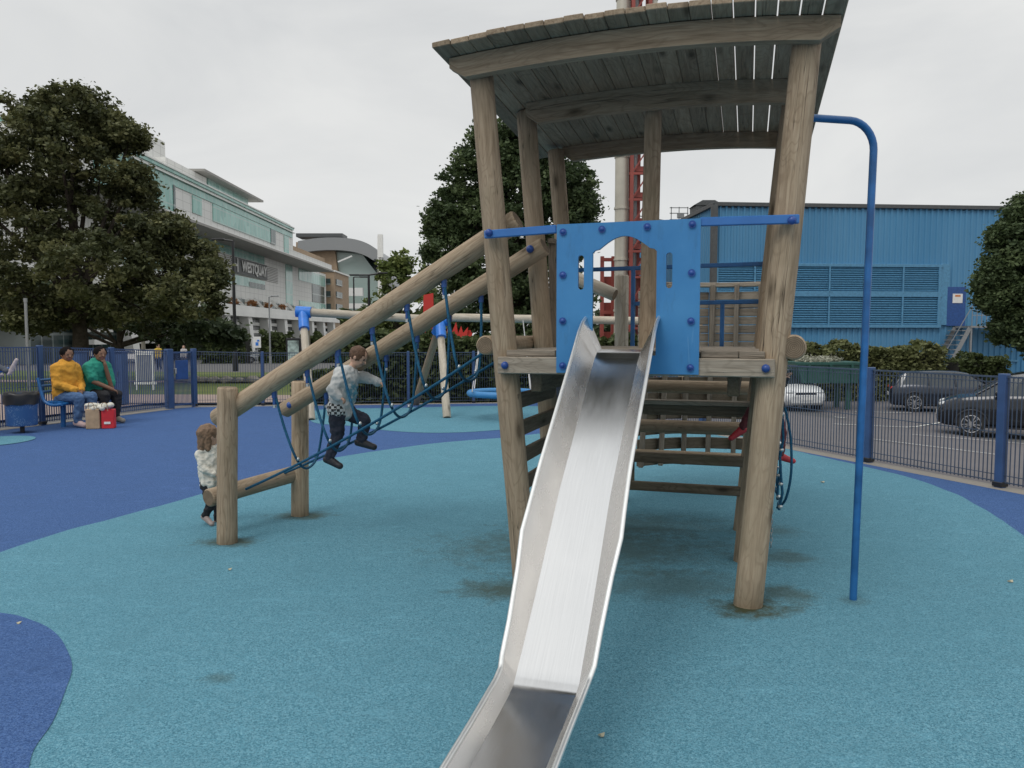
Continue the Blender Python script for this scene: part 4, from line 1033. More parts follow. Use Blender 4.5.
def tree(name, label, base, clumps, sub, per, tuft, size, mat, tr=.22, group=None, th=None, limbs=True, cat='tree'):
    base = V(base); t = thing(name, label, cat, base, group); m = MB(); cz = sum(c[0][2] for c in clumps) / len(clumps); cen = V((base.x, base.y, base.z + (cz - base.z) * .55))
    m.tube(spline([base - V((0, 0, .2)), base.lerp(cen, .5) + V((.1, 0, 0)), cen, V((base.x, base.y, cz + .8))], 4), [tr * (1.25 - .07 * k) for k in range(13)], 10); m.build('trunk', M['bark'], t)
    if limbs:
        m = MB()
        for (c, r) in clumps:
            c = V(c); st_ = base.lerp(cen, random.uniform(.65, 1.0)); md_ = st_.lerp(c, .5) + V((random.uniform(-.3, .3), random.uniform(-.3, .3), .25))
            m.tube(spline([st_, md_, c], 4), [tr * .42 * (1 - .09 * k) for k in range(9)], 7)
        m.build('limbs', M['bark'], t)
    p, tn = clump_points(clumps, sub, per, tuft); leaves_mesh('crown', p, tn, size, mat, t); return t
def pc(x, y, Y, rpx, ry=None, rz=None, dY=0):
    p = at(x, y, Y + dY); s = (Y + dY) / FPX; return ((p.x, p.y, p.z), (rpx * s, (ry or rpx) * s, (rz or rpx) * s))
Yt = 29
cl = [pc(40, 118, Yt, 30, 40, 26), pc(82, 110, Yt, 30, 50, 22), pc(108, 132, Yt, 22, 50, 24, 1), pc(130, 138, Yt, 13, 24, 10), pc(60, 150, Yt, 42, 60, 34, -1), pc(25, 170, Yt, 40, 60, 40), pc(100, 175, Yt, 42, 70, 36, 1), pc(132, 182, Yt, 18, 40, 18),
      pc(20, 220, Yt, 46, 70, 40, -1), pc(75, 215, Yt, 48, 80, 38, 1), pc(130, 222, Yt, 40, 60, 32), pc(166, 234, Yt, 24, 40, 14), pc(190, 262, Yt, 28, 40, 22, 1), pc(150, 268, Yt, 40, 60, 30), pc(100, 270, Yt, 46, 70, 36, -2), pc(45, 270, Yt, 48, 70, 36, 1), pc(10, 290, Yt, 44, 60, 36, -1), pc(85, 305, Yt, 42, 60, 24, 1),
      pc(140, 308, Yt, 44, 60, 24), pc(185, 298, Yt, 34, 50, 20, -1), pc(-35, 190, Yt, 44, 60, 60), pc(-40, 270, Yt, 44, 60, 50), pc(40, 318, Yt, 40, 50, 16), pc(212, 275, Yt, 14, 20, 12), pc(0, 150, Yt, 20, 30, 14)]
tree('broadleaf_tree', 'large olive green broadleaf tree beyond the left fence, towering over the seated couple', (at(78, 340, Yt).x, Yt, gz(-15, Yt)), cl, 46, 112, .30, .088, M['leaf_olive'], .28)
cl = [pc(x, y, 33, r, r * 1.2, r * .8) for (x, y, r) in ((40, 300, 40), (100, 300, 40), (150, 312, 34), (195, 318, 30), (-20, 300, 40), (225, 332, 16), (70, 325, 30), (130, 330, 26))]
tree('broadleaf_tree', 'low dark tree filling the shade behind the big left tree', (at(120, 340, 36).x, 36, gz(-15, 36)), [(c, (r[0], r[1], r[2])) for c, r in [pc(x, y, 36, rr_, rr_ * 1.2, rr_ * .75) for (x, y, rr_) in ((40, 305, 34), (95, 308, 34), (150, 315, 30), (200, 325, 24), (-20, 300, 34), (228, 335, 13))]], 30, 45, .4, .16, M['leaf_dark'], .2)
Yc = 36
cl = [pc(x, y, Yc, r, r * 1.2, r * .95) for (x, y, r) in ((505, 150, 34), (540, 145, 30), (480, 175, 34), (520, 185, 44), (560, 185, 32), (465, 215, 36), (510, 225, 48), (560, 230, 36), (455, 255, 30), (495, 270, 46), (545, 275, 44), (470, 300, 36), (520, 315, 44), (570, 300, 26), (500, 335, 36), (560, 335, 30), (575, 205, 20), (530, 128, 14), (490, 138, 14), (445, 225, 18))]
tree('chestnut_tree', 'dense dark green domed tree standing behind the tower between its left posts', (at(515, 345, Yc).x, Yc, gz(0, Yc)), cl, 84, 112, .34, .10, M['leaf_mid'], .3)
Yr = 27
cl = [pc(x, y, Yr, r, r * 1.2, r) for (x, y, r) in ((1018, 238, 24), (1045, 222, 26), (1008, 262, 24), (1040, 265, 36), (1004, 290, 20), (1034, 305, 34), (1062, 280, 40), (1020, 320, 20), (1048, 330, 24), (1074, 245, 40), (1006, 238, 13), (998, 270, 12), (994, 300, 11), (1026, 208, 12), (1008, 330, 14), (990, 284, 9), (1020, 216, 10), (1038, 340, 16))]
tree('clipped_tree', 'round dark green tree at the right edge, by the blue building', (at(1062, 350, Yr).x, Yr, gz(20, Yr)), cl, 52, 110, .27, .078, M['leaf_mid'], .2)
cl = [pc(x, y, 62, r, r, r) for (x, y, r) in ((402, 262, 12), (392, 280, 16), (415, 280, 16), (382, 305, 18), (405, 305, 20), (425, 300, 14), (372, 325, 18), (400, 328, 20), (425, 325, 16), (388, 268, 8), (362, 330, 12))]
tree('young_tree', 'small light green tree above the hedge left of the domed tree', (at(400, 350, 62).x, 62, gz(-9, 62)), cl, 20, 34, .42, .2, M['leaf_light'], .16)
def hedge(name, label, poly_, z0, z1, n, size, mat, kindw=.8, rough=.12):
    """hedge along a polyline with leaves over a woody core"""
    t = thing(name, label, 'hedge', poly_[0]); P = []; T = []; m = MB()
    for i in range(len(poly_) - 1):
        p, q = V(poly_[i]), V(poly_[i + 1]); d = (q - p).normalized(); nn = V((-d.y, d.x, 0)); L = (q - p).length
        m.box((p + q) / 2 + V((0, 0, (z0 + z1) / 2 - p.z * 0)), (L, kindw * .7, (z1 - z0) * .86), d, nn)
        k = int(n * L); s_ = RNG.uniform(0, L, k); face = RNG.random(k); th = RNG.uniform(-.5, .5, k) * kindw; zz = RNG.uniform(z0, z1, k)
        topz = np.array([z1 + rough * 2.2 * noise.noise(V((p.x + d.x * a * 1.0, p.y + d.y * a, 0)) * 1.3) + rough * noise.noise(V((a * 4, 3, 1))) for a in s_])
        zz = np.where(face < .35, topz + RNG.normal(size=k) * .04, zz); th = np.where(face < .35, th, np.where(RNG.random(k) < .75, -.5, .5) * kindw + RNG.normal(size=k) * .06)
        pp = np.array([p.x, p.y, 0])[None] + s_[:, None] * np.array([d.x, d.y, 0])[None] + th[:, None] * np.array([nn.x, nn.y, 0])[None]; pp[:, 2] = zz
        P.append(pp); T.append(.5 + .45 * np.array([noise.noise(V((a * 2.2, z_ * 2.5, t_ * 2))) for a, z_, t_ in zip(s_, zz, th)]) * 1.6 + RNG.uniform(-.2, .2, k))
    m.build('branches', M['soil'], t); leaves_mesh('leaves', np.concatenate(P), np.concatenate(T), size, mat, t); return t
hedge('hedge', 'dark green hedge behind the swings along the far fence', [V((-4.1, 18.9, 0)), V((.9, 19.4, 0)), V((3.5, 19.6, 0))], -.1, 1.5, 2300, .075, M['leaf_hedge'], .9)
hedge('hedge', 'low leafy shrubs behind the fence left of the swing post', [V((-5.3, 18.6, 0)), V((-4.2, 18.8, 0))], -.1, .75, 1600, .07, M['leaf_hedge'], .7)
hedge('hedge', 'long pale olive hedge in front of the blue building beyond the parked cars', [V((9.6, 33.5, 0)), V((18.5, 33.5, 0))], -1.2, 1.0, 1500, .10, M['leaf_hedge2'], 1.5, .22)
hedge('hedge', 'shorter ragged shrub at the right end of the pale hedge', [V((18.9, 33.0, 0)), V((20.9, 33.0, 0))], -1.2, .55, 1400, .10, M['leaf_hedge'], 1.3, .2)
for (lab, x0, x1, y0, Yv) in (('clipped dark shrubs under the white terrace building, left of the display stand', 262, 292, 336, 88), ('green shrub mass under the white terrace building right of the display stand', 302, 352, 338, 90), ('dark shrubs at the foot of the big left tree beyond the lawn', 205, 248, 338, 86)):
    a_, b_ = at(x0, 350, Yv), at(x1, 350, Yv); hedge('shrub_row', lab, [V((a_.x, Yv, 0)), V((b_.x, Yv, 0))], -1.7, at(x0, y0, Yv).z, 260, .3, M['leaf_hedge'], 2, .5)
# rocks round an oval bed on the lawn
oc = at(232, 375, 30); obx, oby = oc.x, 33.0
bedb = MB(); n_ = 36
bedb.poly([(obx + 3.4 * math.cos(2 * math.pi * k / n_), oby + 3.2 * math.sin(2 * math.pi * k / n_), gz(obx, oby + 3.2 * math.sin(2 * math.pi * k / n_)) + .03) for k in range(n_)]); bedb.build('soil_bed', M['soil'])['kind'] = 'structure'
def rock(loc, s, lab):
    m_ = MB(); pts = []
    m_.ball((0, 0, 0), (s, s * .8, s * .6), 10, 7); m_.v = [tuple(V(v) * (1 + .3 * noise.noise(V(v) * (2 / s) + V(loc)))) for v in m_.v]; m_.sm = [False] * len(m_.sm)
    o = m_.build('rock', M['concrete']); o.location = loc; return tag(o, lab, 'rock', 'pale rocks round the dark oval bed')
for k in range(16):
    an = R(190 + k * 9.5); x = obx + 3.1 * math.cos(an); y = oby + 3.0 * math.sin(an); rock((x, y, gz(x, y) + .1), random.uniform(.16, .3), 'pale rock in the row along the front of the dark oval bed')
# ------------------------------------------------------------------ cars
def car(label, loc, head, paint, L=4.3, Wd=1.78, Hh=1.47, kind='hatch', group='parked cars'):
    t = thing('parked_car', label, 'car', (0, 0, 0), group)
    hw = Wd / 2; h = Hh / 1.47
    body = [(-.5, .35, .60, .80), (-.488, .24, .86, .90), (-.46, .20, .97, .96), (-.36, .19, 1.0, 1.0), (-.2, .19, .99, 1.0), (0, .19, .97, 1.0), (.18, .19, .95, 1.0), (.27, .19, .93, 1.0), (.38, .2, .87, .97), (.45, .22, .78, .92), (.485, .26, .66, .84), (.5, .34, .55, .74)]
    P = []; F = []
    def ring(x, zb, zt, w):
        y = hw * w; return [(x * L, -y * .82, zb * h), (x * L, -y * .96, (zb + .1) * h), (x * L, -y, (zb + (zt - zb) * .45) * h), (x * L, -y * .985, (zb + (zt - zb) * .8) * h), (x * L, -y * .9, (zt - .02) * h), (x * L, -y * .6, (zt + .015) * h), (x * L, 0, (zt + .03) * h)]
    secs = []
    for b in body:
        r_ = ring(*b); secs.append(r_ + [(x, -y, z) for (x, y, z) in r_[-2::-1]])
    n = len(secs[0]); m = MB(); pts = [p for s_ in secs for p in s_]
    for i in range(len(secs) - 1):
        for j in range(n - 1): F.append((i * n + j, i * n + j + 1, (i + 1) * n + j + 1, (i + 1) * n + j))
        F.append((i * n + n - 1, i * n, (i + 1) * n, (i + 1) * n + n - 1))
    F += [list(range(n))[::-1], list(range((len(secs) - 1) * n, len(secs) * n))]
    m._add(pts, pts, F, .5, [True] * (len(F) - 2) + [False] * 2, 0)
    bo = m.build('body', paint, t)
    md = bo.modifiers.new('e', 'EDGE_SPLIT'); md.split_angle = R(38)
    rs = -.455 if kind == 'hatch' else -.44
    cab = [(rs, .97, .78), (rs + .045, 1.30, .70), (rs + .09, 1.42, .68), (-.15, 1.465, .68), (.02, 1.45, .68), (.10, 1.39, .68), (.285, .95, .80)]
    def cabin(scale, zoff, mat, name, rng):
        m = MB(); ps = []; n2 = 4
        for (x, z, w) in cab: ps += [(x * L, -hw * .90 * scale, .93 * h), (x * L, -hw * w * scale, z * h + zoff), (x * L, hw * w * scale, z * h + zoff), (x * L, hw * .90 * scale, .93 * h)]
        fs = []
        for i in range(len(cab) - 1):
            for j in range(3): fs.append((i * 4 + j, i * 4 + j + 1, (i + 1) * 4 + j + 1, (i + 1) * 4 + j))
        fs += [(0, 1, 2, 3), tuple(range(4 * len(cab) - 4, 4 * len(cab)))[::-1]]
        m._add(ps, ps, fs, .5, False, 0); return m.build(name, mat, t)
    cabin(1, 0, M['carglass'], 'window', None)
    m = MB(); rp = [(x * L, z * h) for (x, z, w) in cab[1:6]]; pp = []
    for (x, z), (cx_, cz_, w) in zip(rp, cab[1:6]): pp += [(x, -hw * w * 1.01, z - .02), (x, -hw * w * .9, z + .018), (x, 0, z + .03), (x, hw * w * .9, z + .018), (x, hw * w * 1.01, z - .02)]
    fs = [(i * 5 + j, i * 5 + j + 1, i * 5 + j + 6, i * 5 + j + 5) for i in range(4) for j in range(4)]; m._add(pp, pp, fs, .5, True, 0); m.build('roof', paint, t)
    m = MB()
    for sg in (-1, 1):
        for (i0, xx) in ((0, rs), (6, .285)):
            a_ = cab[0] if i0 == 0 else cab[6]; b_ = cab[1] if i0 == 0 else cab[5]
            m.tube([(a_[0] * L, sg * hw * .89, .95 * h), (b_[0] * L, sg * hw * b_[2] * 1.0, b_[1] * h)], .035, 6); m.cut()
        for xx in (-.2, -.0): m.tube([(xx * L, sg * hw * .905, .95 * h), (xx * L - .06, sg * hw * .69, 1.44 * h)], .03, 6); m.cut()
    m.build_split('pillar', paint, t)
    for x in (-.31, .305):
        for sg in (-1, 1):
            m = MB(); y0 = sg * (hw + .012); m.tube([(x * L, y0 - sg * .22, .33), (x * L, y0, .33)], .325, 26, smooth if False else 0); tw = m.build('wheel', M['tyre'], t)
            q = MB(); q.tube([(x * L, y0 + sg * .001, .33), (x * L, y0 + sg * .006, .33)], .07, 12)
            for k in range(10):
                an = 2 * math.pi * k / 10 + .1 * (1 if k % 2 else -1); q.bar((x * L, y0 + sg * .008, .33), (x * L + .225 * math.cos(an), y0 + sg * .006, .33 + .225 * math.sin(an)), .028, .012, (0, 1, 0))
            q.tube([(x * L + .232 * math.cos(2 * math.pi * j / 24), y0 + sg * .004, .33 + .232 * math.sin(2 * math.pi * j / 24)) for j in range(24)], .014, 6, closed=True)
            q.build('rim', M['rim'], tw)
            q = MB(); arc = [(x * L + .385 * math.cos(math.pi * j / 14), sg * (hw + .004), .33 + .385 * math.sin(math.pi * j / 14)) for j in range(15)]; q.tube(arc, .03, 6); q.poly([(p[0], sg * (hw + .001), p[2]) for p in arc]); q.build('wheel_arch', M['black'], t)
    for sg in (-1, 1):
        m = MB(); m.ball((.462 * L, sg * hw * .62, .70 * h), (.12, .17, .075), 12, 8); m.build('headlight', M['lampglass'], t)
        m = MB(); m.ball((-.475 * L, sg * hw * .68, .82 * h), (.08, .16, .08), 12, 8); m.build('tail_light', M['red'], t)
        m = MB(); m.ball((.17 * L, sg * (hw + .08), 1.0 * h), (.06, .1, .07), 10, 8); m.build('mirror', paint, t)
    m = MB(); m.box((.492 * L, 0, .45 * h), (.06, 1.1, .2), None, None, .02); m.box((.492 * L, 0, .66 * h), (.05, .8, .08), None, None, .02); m.build('grille', M['black'], t)
    m = MB(); m.box((.50 * L + .012, 0, .47 * h), (.012, .5, .11)); m.cut(); m.box((-.50 * L - .004, 0, .6 * h), (.012, .5, .11)); m.build_split('number_plate', M['white'], t)
    m = MB()
    for sg in (-1, 1):
        for xx in (-.2, .0, .2): m.box((xx * L, sg * (hw * 1.0 + .0005), .62 * h), (.008, .006, .55 * h))
        m.box((-.1 * L + .3, sg * hw * 1.0, .84 * h), (.14, .012, .02)); m.box((0, sg * hw * .985, .26), (2.2, .03, .05))
    m.build('door_seam', M['black'], t)
    t.location = loc; t.rotation_euler = (0, 0, head); return t
DARK = plain('dark_blue_black_car_paint', (.022, .028, .042), .18, .3, .05, 3, .8); BLK = plain('black_car_paint', (.012, .014, .018), .12, .3, .05, 3, .8); WHT = plain('white_car_paint', (.66, .67, .67), .2, 0, .04, 3, .6); SLV = plain('silver_car_paint', (.36, .38, .40), .25, .5, .05, 3)
def onpark(x, Y): p = at(x, 400, Y); return (p.x, Y, gz(p.x, Y))
wx, wy, wz = onpark(972, 20.9)
car('black car at the right edge behind the fence, its front wheel and bonnet showing', (wx + 1.31 * math.cos(.52) + .9 * math.sin(.52), wy + .9 * math.cos(.52) - 1.31 * math.sin(.52), wz), math.pi - .52, BLK, Hh=1.74, Wd=1.9)
p_ = onpark(952, 28.5); car('dark blue car parked side-on before the pale hedge', p_, -.38, DARK, Hh=1.46)
p_ = onpark(789, 29); car('white car seen from the front beside the green skip', (p_[0], p_[1] + 1, p_[2]), R(-84), WHT, Hh=1.5)
p_ = onpark(1012, 25.5); car('silver car between the two dark cars at the right edge', (p_[0] + 1.9, 25.2, p_[2]), math.pi, SLV, Hh=1.45)
pz = at(262, 350, 88); car('silver car waiting on the far road behind the lawn', (pz.x, 88, gz(pz.x, 88)), R(205), SLV, Hh=1.55, group='cars on the far road')
# skip
sk = onpark(821, 29.5); skx = V(sk); skip = thing('skip', 'dark green waste skip heaped with pale cuttings beside the white car', 'skip', skx)
m = MB(); a_, b_ = 1.25, .95
o1 = [skx + V((-a_, -.8, 1.72)), skx + V((a_, -.8, 1.72)), skx + V((a_ * .82, -.8, 1.0)), skx + V((-a_ * .82, -.8, 1.0))]
m.prism(o1, (0, 1.6, 0)); m.box(skx + V((0, 0, 1.74)), (2.62, 1.72, .09)); m.cut()
for (sx, sy) in ((-.8, -.5), (.8, -.5), (-.8, .5), (.8, .5)): m.box(skx + V((sx, sy, .5)), (.16, .16, 1.0)); m.cut()
for sx in (-.8, 0, .8): m.box(skx + V((sx, -.83, 1.36)), (.09, .08, .66)); m.cut()
for i, o_ in enumerate(m.build_split('skip_leg', M['green_skip'], skip)): o_.name = 'container' if i == 0 else ('skip_leg' if i < 5 else 'lifting_rib')
P_, T_ = clump_points([((skx.x - .2, skx.y, skx.z + 1.84), (.95, .6, .08))], 60, 40, .14); leaves_mesh('cuttings', P_, T_, .05, M['leaf_white'], skip)
# ------------------------------------------------------------------ blue industrial building
BX, BY = 10.72, 41.0; bang = R(4.6); BU = V((math.cos(bang), math.sin(bang), 0)); BV = V((-math.sin(bang), math.cos(bang), 0)); BZ = gz(15, 40)
bl = thing('blue_building', 'long blue corrugated metal building with louvres behind the car park', 'building', (BX, BY, BZ))
def BP(u_, v_, z): return V((BX, BY, 0)) + BU * u_ + BV * v_ + V((0, 0, z))
Hb = 8.38
def corr(m, p, q, z0, z1, out_, pitch=.3, dep=.05):
    d = (q - p); L = d.length; d = d / L; n = int(L / pitch); P = []; F = []
    prof = []
    for i in range(n):
        for (f_, o_) in ((0, 0), (.5, 0), (.62, 1), (.88, 1)): prof.append(((i + f_) * L / n, o_ * dep))
    prof.append((L, 0))
    for (s_, o_) in prof: b = p + d * s_ + out_ * o_; P += [(b.x, b.y, z0), (b.x, b.y, z1)]
    for i in range(len(prof) - 1): F.append((2 * i, 2 * i + 2, 2 * i + 3, 2 * i + 1))
    m._add(P, P, F, .5, False, 0)
m = MB(); corr(m, BP(0, 0, 0), BP(17.2, 0, 0), BZ - .2, Hb, -BV, .32, .06); corr(m, BP(0, 22, 0), BP(0, 0, 0), BZ - .2, Hb, -BU, .32, .06)
corr(m, BP(17.2, 0, 0), BP(17.2, 22, 0), BZ - .2, Hb, BU, .32, .06)
m.build('wall', M['cladding'], bl)
m = MB(); corr(m, BP(17.26, 3, 0), BP(34, 3, 0), BZ - .2, 3.2, -BV, .32, .06); m.box(BP(25.7, 8, 3.2), (16.8, 10.2, .16), BU, BV); m.build('low_wing', M['cladding'], bl)
m = MB(); m.box(BP(8.6, 11, Hb - .05), (17.2, 22.0, .1), BU, BV); m.box(BP(8.6, -.03, Hb + .08), (17.4, .28, .2), BU, BV, .01); m.box(BP(-.03, 11, Hb + .08), (22, .28, .2), BV, BU, .01); m.build('roof', M['darkgrey'], bl)
m = MB(); m.box(BP(-.12, -.12, (Hb + BZ) / 2), (.3, .3, Hb - BZ), BU, BV, .01); m.build('corner_trim', M['darkgrey'], bl)
def bpx(x, y):     # photo pixel on the front face
    r = ray(x, y); n = BV; t_ = (V((BX, BY, 0)) - CAM).dot(n) / r.dot(n); p = CAM + r * t_; return (p - V((BX, BY, 0))).dot(BU), p.z
u0, zt = bpx(716, 265); u1, zb_ = bpx(936, 326); zmid = (zt + zb_) / 2 + .1
cols = [bpx(x, 290)[0] for x in (718, 752, 787, 822, 864, 898, 934)]
cols = [u0 + (u1 - u0) * k / 6 for k in range(7)]
for k in range(6):
    for (za, zc) in ((zb_ + .05, zmid - .16), (zmid + .16, zt - .05)):
        m = MB(); ua, ub = cols[k] + .06, cols[k + 1] - .06; uc = (ua + ub) / 2
        m.box(BP(uc, -.02, (za + zc) / 2), (ub - ua, .02, zc - za), BU, BV)
        nn = int((zc - za) / .115)
        for i in range(nn): m.box(BP(uc, -.13, za + (i + .5) * (zc - za) / nn), (ub - ua, .09, .055), BU, BV + V((0, 0, .75)))
        m.build('louvre', M['louvre'], bl)
m = MB(); uc = (u0 + u1) / 2
for z in (zt + .02, zmid, zb_ - .02): m.box(BP(uc, -.12, z), (u1 - u0 + .3, .2, .16 if z != zmid else .3), BU, BV, .01)
for k in range(7): m.box(BP(cols[k], -.125, (zt + zb_) / 2), (.09 if k % 2 else .14, .19, zt - zb_ - .1), BU, BV, .01)
m.box(BP(u1 + .35, -.10, (zt + zb_) / 2 + .1), (.5, .1, zt - zb_ + .1), BU, BV, .01)
m.box(BP(8.6, -.09, zb_ - 1.9), (17, .07, .09), BU, BV)
m.build('louvre_frame', M['louvre'], bl)
ud0, zd1 = bpx(946, 287); ud1, zd0 = bpx(963, 326); m = MB(); m.box(BP((ud0 + ud1) / 2, -.11, (zd0 + zd1) / 2), (ud1 - ud0, .1, zd1 - zd0), BU, BV, .01); dr = m.build('door', M['door_blue'], bl)
m = MB(); m.box(BP((ud0 + ud1) / 2 + .04, -.175, zd1 - .62), (.56, .02, .5), BU, BV); sg_ = m.build('notice', M['white'], dr)
m = MB(); m.box(BP((ud0 + ud1) / 2 + .04, -.19, zd1 - .48), (.3, .01, .1), BU, BV); m.build('notice_heading', plain('orange_print', (.6, .22, .08), .6), sg_)
# landing and stair
m = MB(); ul, ur = ud0 - .35, ud0 + 4.1; m.box(BP((ud0 + ur) / 2 + .3, -.75, zd0 - .06), (ur - ud0 - .4, 1.3, .1), BU, BV); 
for u_ in (ud0 + .6, ur - .05): m.box(BP(u_, -1.3, (zd0 + BZ) / 2), (.09, .09, zd0 - BZ), BU, BV)
m.bar(BP(ur, -1.3, zd0 - .1), BP(ur - .8, -1.3, zd0 - 1.3), .05, .05)
nst = 12
for k in range(nst):
    z = zd0 - (k + 1) * (zd0 - BZ) / (nst + 1); m.box(BP(ud0 + .25 - k * .11, -.75 - .0 * k, z), (.34, 1.2, .05), BU, BV); 
for v_ in (-.15, -1.35): m.bar(BP(ud0 + .5, v_, zd0 - .1), BP(ud0 + .2 - nst * .11, v_, BZ + .1), .04, .22)
m.build('stair', M['greymetal'], bl)
m = MB()
for z in (zd0 + .55, zd0 + 1.05): m.bar(BP(ud0 + .6, -1.35, z), BP(ur, -1.35, z), .035, .035)
for k in range(14): u_ = ud0 + .6 + (ur - ud0 - .6) * k / 13; m.bar(BP(u_, -1.35, zd0), BP(u_, -1.35, zd0 + 1.05), .03, .03)
m.bar(BP(ud0 + .6, -1.35, zd0 + 1.05), BP(ud0 - 1.1, -1.35, BZ + 1.4), .035, .035)
m.build('handrail', M['greymetal'], bl)
m = MB(); u_, z_ = bpx(724, 203); cc = BP(.8, 4, Hb)
m.box(cc + V((0, 0, .3)), (1.5, 1.2, .6), BU, BV); m.prism([cc + V((-.85, -.7, .6)), cc + V((.85, -.7, .6)), cc + V((.35, -.7, .88)), cc + V((-.35, -.7, .88))], (0, 1.4, 0)); m.build('roof_vent', M['darkgrey'], bl)
# masts on roof at left
mt = thing('roof_mast', 'small lattice of grey steel equipment behind the left corner of the blue building', 'roof mast', at(679, 218, 50)); q0 = at(679, 218, 50)
m = MB()
for dx in (-.5, 0, .55): m.bar(q0 + V((dx, 0, -6)), q0 + V((dx, 0, .7)), .05, .05)
for z in (-.1, .3, .65): m.bar(q0 + V((-.6, 0, z)), q0 + V((.6, 0, z)), .05, .05)
m.box(q0 + V((.1, 0, .15)), (.4, .3, .3)); m.bar(q0 + V((-3.2, 0, .25)), q0 + V((.4, 0, -.4)), .06, .06); m.build('steelwork', M['greymetal'], mt)
# ------------------------------------------------------------------ chimney tower with red lattice
Yq = 46; ct = at(632, 340, Yq); cb = V((ct.x, Yq, gz(ct.x, Yq)))
chim = thing('chimney_stack', 'tall silver flue pipes strapped to a red steel lattice, rising behind the play tower', 'chimney', cb)
for (xp, r_, mt_) in ((621, .40, 'silver'), (650.5, .23, 'silver'), (634, .13, 'greymetal')):
    p = at(xp, 300, Yq); m = MB(); m.tube([V((p.x, Yq + .1, cb.z))] + [V((p.x, Yq + .1, z)) for z in range(2, 27, 2)], r_, 18)
    for z in range(3, 26, 3): m.tube([V((p.x, Yq + .1, z)), V((p.x, Yq + .1, z + .12))], r_ * 1.12, 18)
    m.build('flue', M[mt_], chim)
m = MB(); xa, xb_ = at(629.5, 300, Yq).x, at(646, 300, Yq).x
for x in (xa, xb_):
    for y in (Yq - .4, Yq + .6): m.bar(V((x, y, cb.z)), V((x, y, 26)), .2, .2)
for k in range(18):
    z = -1 + k * 1.5
    m.box(V(((xa + xb_) / 2, Yq - .4, z)), (xb_ - xa + .3, .14, .14)); m.bar(V((xa, Yq - .4, z)), V((xb_, Yq - .4, z + 1.5)), .08, .08); m.box(V(((xa + xb_) / 2, Yq - .1, z + .3)), (.5, .3, .3))
m.box(V(((xa + xb_) / 2 - .05, Yq + .3, 12)), (.34, .2, 27)); m.build('lattice', M['red_iron'], chim)
m = MB(); xl, xr = at(601, 300, Yq + 2).x, at(655, 300, Yq + 2).x
for k in range(6): x = xl + (xr - xl) * k / 5; m.box(V((x, Yq + 1.5, 2.4)), (.22, .22, 8))
for z in (-.5, 1.2, 3., 4.6, 6.2): m.box(V(((xl + xr) / 2, Yq + 1.5, z)), (xr - xl + .2, .25, .2))
for z in (1.3, 3.1, 4.7): m.box(V(((xl + xr) / 2, Yq + 2.2, z)), ((xr - xl) * .9, .8, 1.0))
m.build('base_frame', M['red_iron'], chim)
# yard railing seen through the opening
yr = thing('yard_railing', 'grey railing seen low through the tower opening in front of the red steelwork', 'railing', V((3, 30, gz(3, 30))))
m = MB(); z0 = gz(4, 30)
for k in range(40): x = 2.2 + k * .15; m.bar(V((x, 30, z0)), V((x, 30, z0 + 2.0)), .03, .03)
for z in (.1, 1.0, 2.0): m.bar(V((2.2, 30, z0 + z)), V((8.1, 30, z0 + z)), .05, .05)
m.build('bars', M['greymetal'], yr)
# red panels behind hedge
def redpanel(label, pts, Y, th=.15):
    b0 = at(pts[0][0], 350, Y); b0.z = gz(b0.x, Y); o = MB(); P = [at(x, y, Y) for x, y in pts]; o.prism(P, (0, th, 0)); x0 = min(p.x for p in P); x1 = max(p.x for p in P); zl = min(p.z for p in P)
    for x in (x0 + .1, x1 - .1): o.box(V((x, Y + th + .06, (b0.z + zl) / 2 + .3)), (.1, .1, zl - b0.z + .6))
    ob = o.build('red_panel', M['red']); recenter(ob, b0); return tag(ob, label, 'panel', 'red panels behind the far hedge')
redpanel('plain upright red rectangular panel behind the hedge, above the swing joint', [(423, 318), (433.5, 318), (433, 293), (423.5, 295)], 26)
redpanel('broad red panel with a jagged flame-like top behind the hedge right of the swing legs', [(446, 348), (471, 348), (472, 332), (467, 336), (468, 327), (463, 333), (461, 326), (458, 334), (456, 322), (452, 332), (450, 320), (447, 330)], 26)
for o_ in [o for o in bpy.data.objects if o.name.startswith('red_panel.')]:
    m = MB(); a_, b_ = at(446, 349, 25.9), at(463, 350, 25.9); m.bar(a_, b_, .05, .1); m.build('white_edge', M['white'], o_)
# ------------------------------------------------------------------ white shopping centre along the left
GB = gz(-45, 120)
wq = thing('shopping_centre', 'big white and teal glass shopping centre with overhanging upper storey and name sign', 'building', (-50, 140, GB))
def yx(x, X): return -X * FPX / (512 - x) * 1.0
def fbox(m, X, x0, x1, z0, z1, p=.1, mi=0, dep=.4):   # box on plane X between photo columns x0..x1
    y0, y1 = yx(x0, X), yx(x1, X); m.box(V((X + p / 2 - dep / 2, (y0 + y1) / 2, (z0 + z1) / 2)), (dep + p, y1 - y0, z1 - z0), None, None, 0, mi)
XU, XL = -44., -49.
def panelmat():
    t = NT('white_panel_cladding'); c = t.coord('Object'); sx = t.node('ShaderNodeSeparateXYZ'); t.link(c, sx.inputs[0])
    def lines_(v, s_): 
        f = t.math('FRACT', t.math('MULTIPLY', v, s_)); return t.ramp(f, [(0., 1.), (.05, 0.), (.95, 0.), (1., 1.)])
    g = t.math('MAXIMUM', lines_(sx.outputs[2], .9), lines_(sx.outputs[1], .42))
    c1 = t.mix(t.noise(t.mapping(c, (.2, .2, .3)), 1, 4), (.66, .66, .63), (.78, .78, .75)); return t.out(t.mix(t.math('MULTIPLY', g, .55), c1, (.22, .22, .21)), .5)
M['panelw'] = panelmat()
